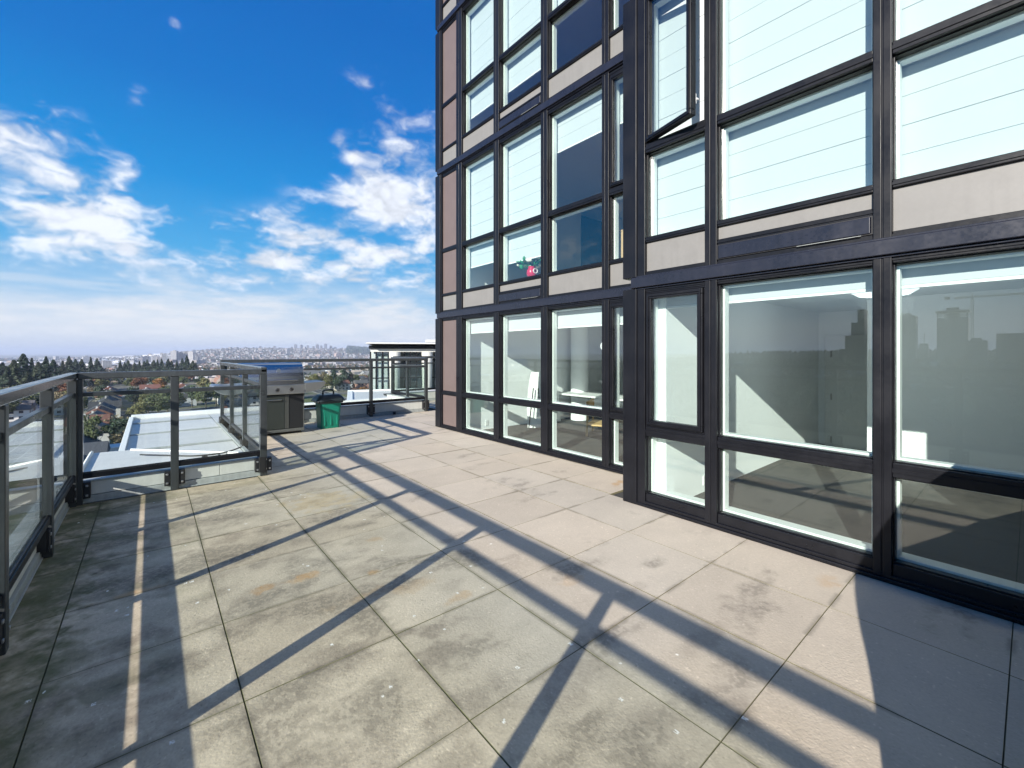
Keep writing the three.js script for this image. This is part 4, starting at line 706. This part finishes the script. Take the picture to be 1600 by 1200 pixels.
{
  const T = []; const add = (px, top, d, w, m, zone) => T.push({ px, top, d, w, m, zone });
  const A = 'on the plain', Bz = 'on the hillside', Cz = 'on the skyline';
  [[135, 557, 2700, 8], [228, 557, 2700, 8], [242, 556, 2700, 7], [249, 558, 2600, 6], [256, 553, 2700, 6], [273, 548.4, 2500, 7.5], [282, 551, 2600, 6], [291, 551, 2550, 6], [299, 549.5, 2500, 6.5], [235, 560, 2900, 6], [265, 557, 2800, 5], [308, 557, 2700, 5]].forEach((a, i) => add(a[0], a[1], a[2], a[3], i % 5 === 1 ? 3 : [0, 1, 0, 2][i % 4], A));
  [[319, 559, 3600, 4], [332, 553, 3900, 5], [371, 553, 4200, 6], [386, 550, 4200, 5], [400, 553, 4100, 8], [414, 556, 4000, 5], [428, 554, 4200, 5], [450, 545, 4400, 5], [463, 553, 4100, 6], [475, 551, 4200, 5], [486, 553, 4000, 5], [497, 554, 4100, 7], [345, 557, 4200, 5], [357, 558, 4100, 6], [440, 557, 3900, 6], [512, 553, 4300, 5], [527, 552, 4200, 7], [540, 556, 3900, 5], [554, 555, 4100, 4]].forEach((a, i) => add(...a, [0, 4, 1, 0, 2][i % 5], Bz));
  [[384, 542.5, 6300, 3.5], [396, 543, 6500, 3], [407, 541, 6500, 3], [418, 543.5, 6600, 2.5], [429, 541, 6500, 3], [441, 543.5, 6500, 3], [462, 538.5, 6600, 3.5], [471, 539, 6600, 3.2], [481, 540, 6600, 3], [490, 541, 6500, 2.6], [496, 538.5, 6500, 4], [502, 540, 6500, 3], [509, 537.5, 6500, 3.6], [517, 540.5, 6600, 3], [524, 542.5, 6600, 3], [456, 542, 6600, 2.5], [535, 543.5, 6600, 2.6], [546, 544, 6700, 2.4]].forEach((a, i) => add(...a, [3, 5, 3][i % 3], Cz));
  const names = ['white', 'grey', 'beige', 'slate grey', 'pinkish', 'dusky'], cnt = {};
  T.sort((a, b) => a.px - b.px).forEach(t => { const k = t.m + t.zone; cnt[k] = (cnt[k] || 0) + 1; t.n = cnt[k] - 1; });
  for (const t of T) {
    const [x, u] = along(t.px, t.d), y = ground(x, u) - 3, h = 1.5 + (551 - t.top) / 678 * t.d - y, w = t.w / 678 * t.d * 1.05;
    const k = t.m + t.zone, o = thing('tower_block', `small distant ${names[t.m]} tower block ${t.zone}${cnt[k] > 1 ? ', ' + ord(t.n) + ' from the left of that colour' : ''}`, 'tower', [x, y, u], (t.px * 3 % 7) * .12 - .5, 'distant tower blocks');
    obj('body', towerGeo(w, w * .8, h, 0), towerMs[t.m], o); obj('roof_house', B(-w * .2, w * .2, h, h + w * .16, -w * .2, w * .2), towerMs[t.m], o);
  }
  // the towers across from the window wall, which the glass mirrors
  const mir = (px, d) => { const [x, u] = along(px, d); return [2 * XR - x, u]; };
  const shell = std([.2, .2, .2], { roughness: .9 }), glassy = std([.16, .17, .19], { roughness: .5, map: facadeTex });
  const place = (px, d, label, build) => { const [x, u] = mir(px, d), y = ground(x, u) - 2, t = thing('high_rise', label, 'tower', [x, y, u], Math.PI / 2); build(t, y, yy => 1.5 + (551 - yy) / 678 * d - y, p => p / 678 * d); };
  const D = 520;
  place(1333, D, 'stepped high rise with projecting balcony slabs, mirrored in the wide bay window', (t, y, H, W) => { const w = W(30); for (let i = 0; i < 4; i++) obj('wing', towerGeo(w * .27, w * .8, H(545 - i * 20) , 0).translate((-.38 + i * .26) * w * -1, 0, 0), glassy, t); for (let i = 0; i < 4; i++) for (let h = H(546 - i * 20) - 1; h > H(552); h -= 3.1) obj('balcony_slab', B(-(-.38 + i * .26) * w - w * .16, -(-.38 + i * .26) * w + w * .16, h - .15, h + .15, -w * .46, w * .46), shell, t); });
  place(1416, D, 'plain grey high rise mirrored just right of the thick mullion', (t, y, H, W) => { obj('body', towerGeo(W(24), W(20), H(494), 0), glassy, t); obj('roof_house', B(-W(6), W(6), H(494), H(490), -W(6), W(6)), shell, t); });
  place(1489, D, 'unfinished concrete high rise beside the tower crane', (t, y, H, W) => { obj('core', B(-W(7), W(7), 0, H(481), -W(7), W(7)), shell, t); obj('body', towerGeo(W(34), W(26), H(497), 0), shell, t); for (let h = H(497), i = 0; i < 3; i++, h += 3) obj('floor_slab', B(-W(18), W(18), h + 2.4, h + 2.7, -W(14), W(14)), shell, t); for (const x of [-16, -8, 0, 8, 16]) obj('column', B(W(x) - .4, W(x) + .4, H(497), H(488), -W(13), -W(13) + .8), shell, t); obj('formwork', [B(-W(19), W(19), H(489), H(487), -W(15), W(15))], std([.3, .26, .2]), t); });
  place(1527, D * .9, 'lower dark block under the crane', (t, y, H, W) => { obj('body', towerGeo(W(22), W(20), H(532), 0), glassy, t); obj('roof_house', B(-W(5), W(7), H(532), H(528), -W(6), W(6)), shell, t); });
  place(1590, D, 'broad grey high rise mirrored at the right edge of the photo', (t, y, H, W) => { obj('body', towerGeo(W(44), W(26), H(521), 0), glassy, t); obj('roof_house', B(-W(22), -W(6), H(521), H(515), -W(10), W(10)), shell, t); });
  place(1444, D * 1.3, 'slim small block with a mast between the mirrored high rises', (t, y, H, W) => { obj('body', towerGeo(W(10), W(10), H(537), 0), glassy, t); obj('mast', bar([0, H(537), 0], [0, H(520), 0], .5, 6), shell, t); });
  { const [x, u] = mir(1519, D), y = ground(x, u), H = yy => 1.5 + (551 - yy) / 678 * D - y, W = p => p / 678 * D, t = thing('tower_crane', 'tower crane with a long level jib over the unfinished high rise', 'crane', [x, y, u], Math.PI / 2), m = std([.25, .22, .12]);
    const lat = (a, b, s, n) => { const g = []; const A = new THREE.Vector3(...a), Bv = new THREE.Vector3(...b), d = Bv.clone().sub(A), up = Math.abs(d.y) > Math.abs(d.x) ? new THREE.Vector3(1, 0, 0) : new THREE.Vector3(0, 1, 0), sd = new THREE.Vector3().crossVectors(d, up).normalize().multiplyScalar(s), uq = up.clone().multiplyScalar(s), c = [[1, 1], [1, -1], [-1, -1], [-1, 1]].map(([p, q]) => sd.clone().multiplyScalar(p).add(uq.clone().multiplyScalar(q))), at = (t, k) => { const v = A.clone().addScaledVector(d, t).add(c[k % 4]); return [v.x, v.y, -v.z]; }; for (let k = 0; k < 4; k++) { g.push(bar(at(0, k), at(1, k), .22, 5)); for (let i = 0; i < n; i++) g.push(bar(at(i / n, k), at((i + 1) / n, k + 1), .13, 4)); } return g; };
    obj('mast', lat([0, 0, 0], [0, H(464), 0], 1.0, 26), m, t); obj('jib', lat([W(20), H(464), 0], [-W(72), H(464), 0], .8, 24), m, t); obj('apex', [bar([0, H(464), 0], [0, H(458), 0], .5, 6), bar([0, H(458), 0], [-W(45), H(464), 0], .12, 4), bar([0, H(458), 0], [W(18), H(464), 0], .12, 4)], m, t); obj('counterweight', B(W(24), W(31), H(466), H(461), -1.6, 1.6, .1), shell, t); obj('cab', B(-1.4, 1.4, H(467), H(464), -2.6, -.8, .1), M.white, t); obj('hook_cable', bar([-W(30), H(464), 0], [-W(30), H(480), 0], .12, 4), M.black, t); }
}

// ---------------------------------------------------------------- what cannot be counted: roofs and tree tops to the horizon
{
  const r = rng(404), d = new THREE.Object3D();
  const hg = prep(mergeGeometries([prep(new THREE.BoxGeometry(1, .62, .8).translate(0, .31, 0)), prep(gable(1, .8, .62, .3, .06))]));
  const tg = (() => { const q = rng(8); return leafCloud(q, 46, q2 => { const a = q2() * 6.28, t = q2(), k = (1 - t * t) * .5 * Math.sqrt(q2()); return [Math.cos(a) * k, t, Math.sin(a) * k, 1, q2()]; }, .13); })();
  const scatter = (name, geo, mat, n, pick, cols, label, cat) => {
    const m = new THREE.InstancedMesh(geo, mat, n); let k = 0;
    while (k < n) { const s = pick(); if (!s) continue; d.position.set(s[0], ground(s[0], s[1]) - .3, -s[1]); d.rotation.set(0, r() * 6.28, 0); d.scale.set(s[2], s[3], s[2]); d.updateMatrix(); m.setMatrixAt(k, d.matrix); m.setColorAt(k, C(...cols[Math.floor(r() * cols.length)])); k++; }
    m.name = numbered(name); tag(m, label, cat); m.userData.kind = 'stuff'; m.castShadow = true; scene.add(m);
  };
  const polar = (a0, a1, r0, r1, p = 1) => { const a = lerp(a0, a1, r()) * D2R, q = r0 * Math.pow(r1 / r0, Math.pow(r(), p)); return [q * Math.sin(a), q * Math.cos(a), q]; };
  const wm = std([1, 1, 1], { roughness: .8 }), lm = new THREE.MeshPhysicalMaterial({ color: C(1, 1, 1), roughness: .9, side: THREE.DoubleSide });
  scatter('distant_roofs', hg, wm, 16000, () => { const p = polar(-13, 34, 520, 7300, .75); if (p[2] < 620 && p[0] < 40) return null; const s = (8 + r() * 6) * (1 + p[2] / 14000); return [p[0], p[1], s, s * (.5 + r() * .45)]; }, [[.32, .31, .31], [.42, .41, .41], [.2, .17, .155], [.11, .11, .12], [.28, .235, .21], [.24, .14, .11], [.5, .5, .5], [.15, .145, .15]], 'sea of small distant houses and roofs reaching to the hills', 'houses');
  scatter('distant_flats', new THREE.BoxGeometry(1, 1, .6).translate(0, .5, 0), std([1, 1, 1], { roughness: .7, map: facadeTex }), 700, () => { const p = polar(-13, 34, 1800, 7300, .8); const s = 16 + r() * 26; return [p[0], p[1], s, 8 + r() * r() * 36]; }, [[.5, .5, .5], [.4, .37, .35], [.36, .3, .28], [.3, .31, .34]], 'pale distant blocks scattered over the hillside', 'buildings');
  scatter('distant_halls', new THREE.BoxGeometry(1, 1, .5).translate(0, .5, 0), wm, 260, () => { const p = polar(-14, 2, 2600, 8000, .9); return [p[0], p[1], 50 + r() * 130, 8 + r() * 9]; }, [[.8, .8, .8], [.72, .72, .74], [.5, .52, .56]], 'long white halls on the plain at the left of the horizon', 'buildings');
  scatter('distant_trees', tg, lm, 17000, () => { const p = polar(-14, 36, 560, 6800, .62); const s = 6 + r() * 6 + p[2] / 800; return [p[0], p[1], s, s * (.8 + r() * .5)]; }, [[.05, .075, .035], [.035, .06, .04], [.09, .09, .045], [.15, .10, .06], [.12, .1, .075]], 'distant tree tops between the roofs of the town', 'trees');
  scatter('ridge_woods', tg, lm, 5000, () => { const p = polar(19, 36, 5200, 7600, 1); const s = 30 + r() * 26; return [p[0], p[1], s, s * 1.1]; }, [[.04, .07, .05], [.05, .08, .06]], 'blue green woods on the far ridge near the pale pavilion', 'trees');
  scatter('opposite_woods', tg, lm, 9000, () => { const p = polar(-135, -46, 190, 1900, .8); const s = 5 + r() * 5 + p[2] / 300; return [p[0], p[1], s, s * (.9 + r() * .5)]; }, [[.05, .07, .035], [.035, .06, .035], [.1, .085, .05], [.15, .11, .07]], 'tree tops across from the window wall that the glass mirrors', 'trees');
  scatter('opposite_roofs', hg, wm, 900, () => { const p = polar(-130, -50, 300, 1500, .9); const s = 9 + r() * 7; return [p[0], p[1], s, s * (.5 + r() * .3)]; }, [[.25, .245, .24], [.16, .15, .14], [.32, .32, .32], [.12, .12, .13]], 'roofs across from the window wall that the glass mirrors', 'houses');
}
scene.fog = new THREE.FogExp2(0xc9d4ea, 9.5e-5);
renderer.render(scene, camera);
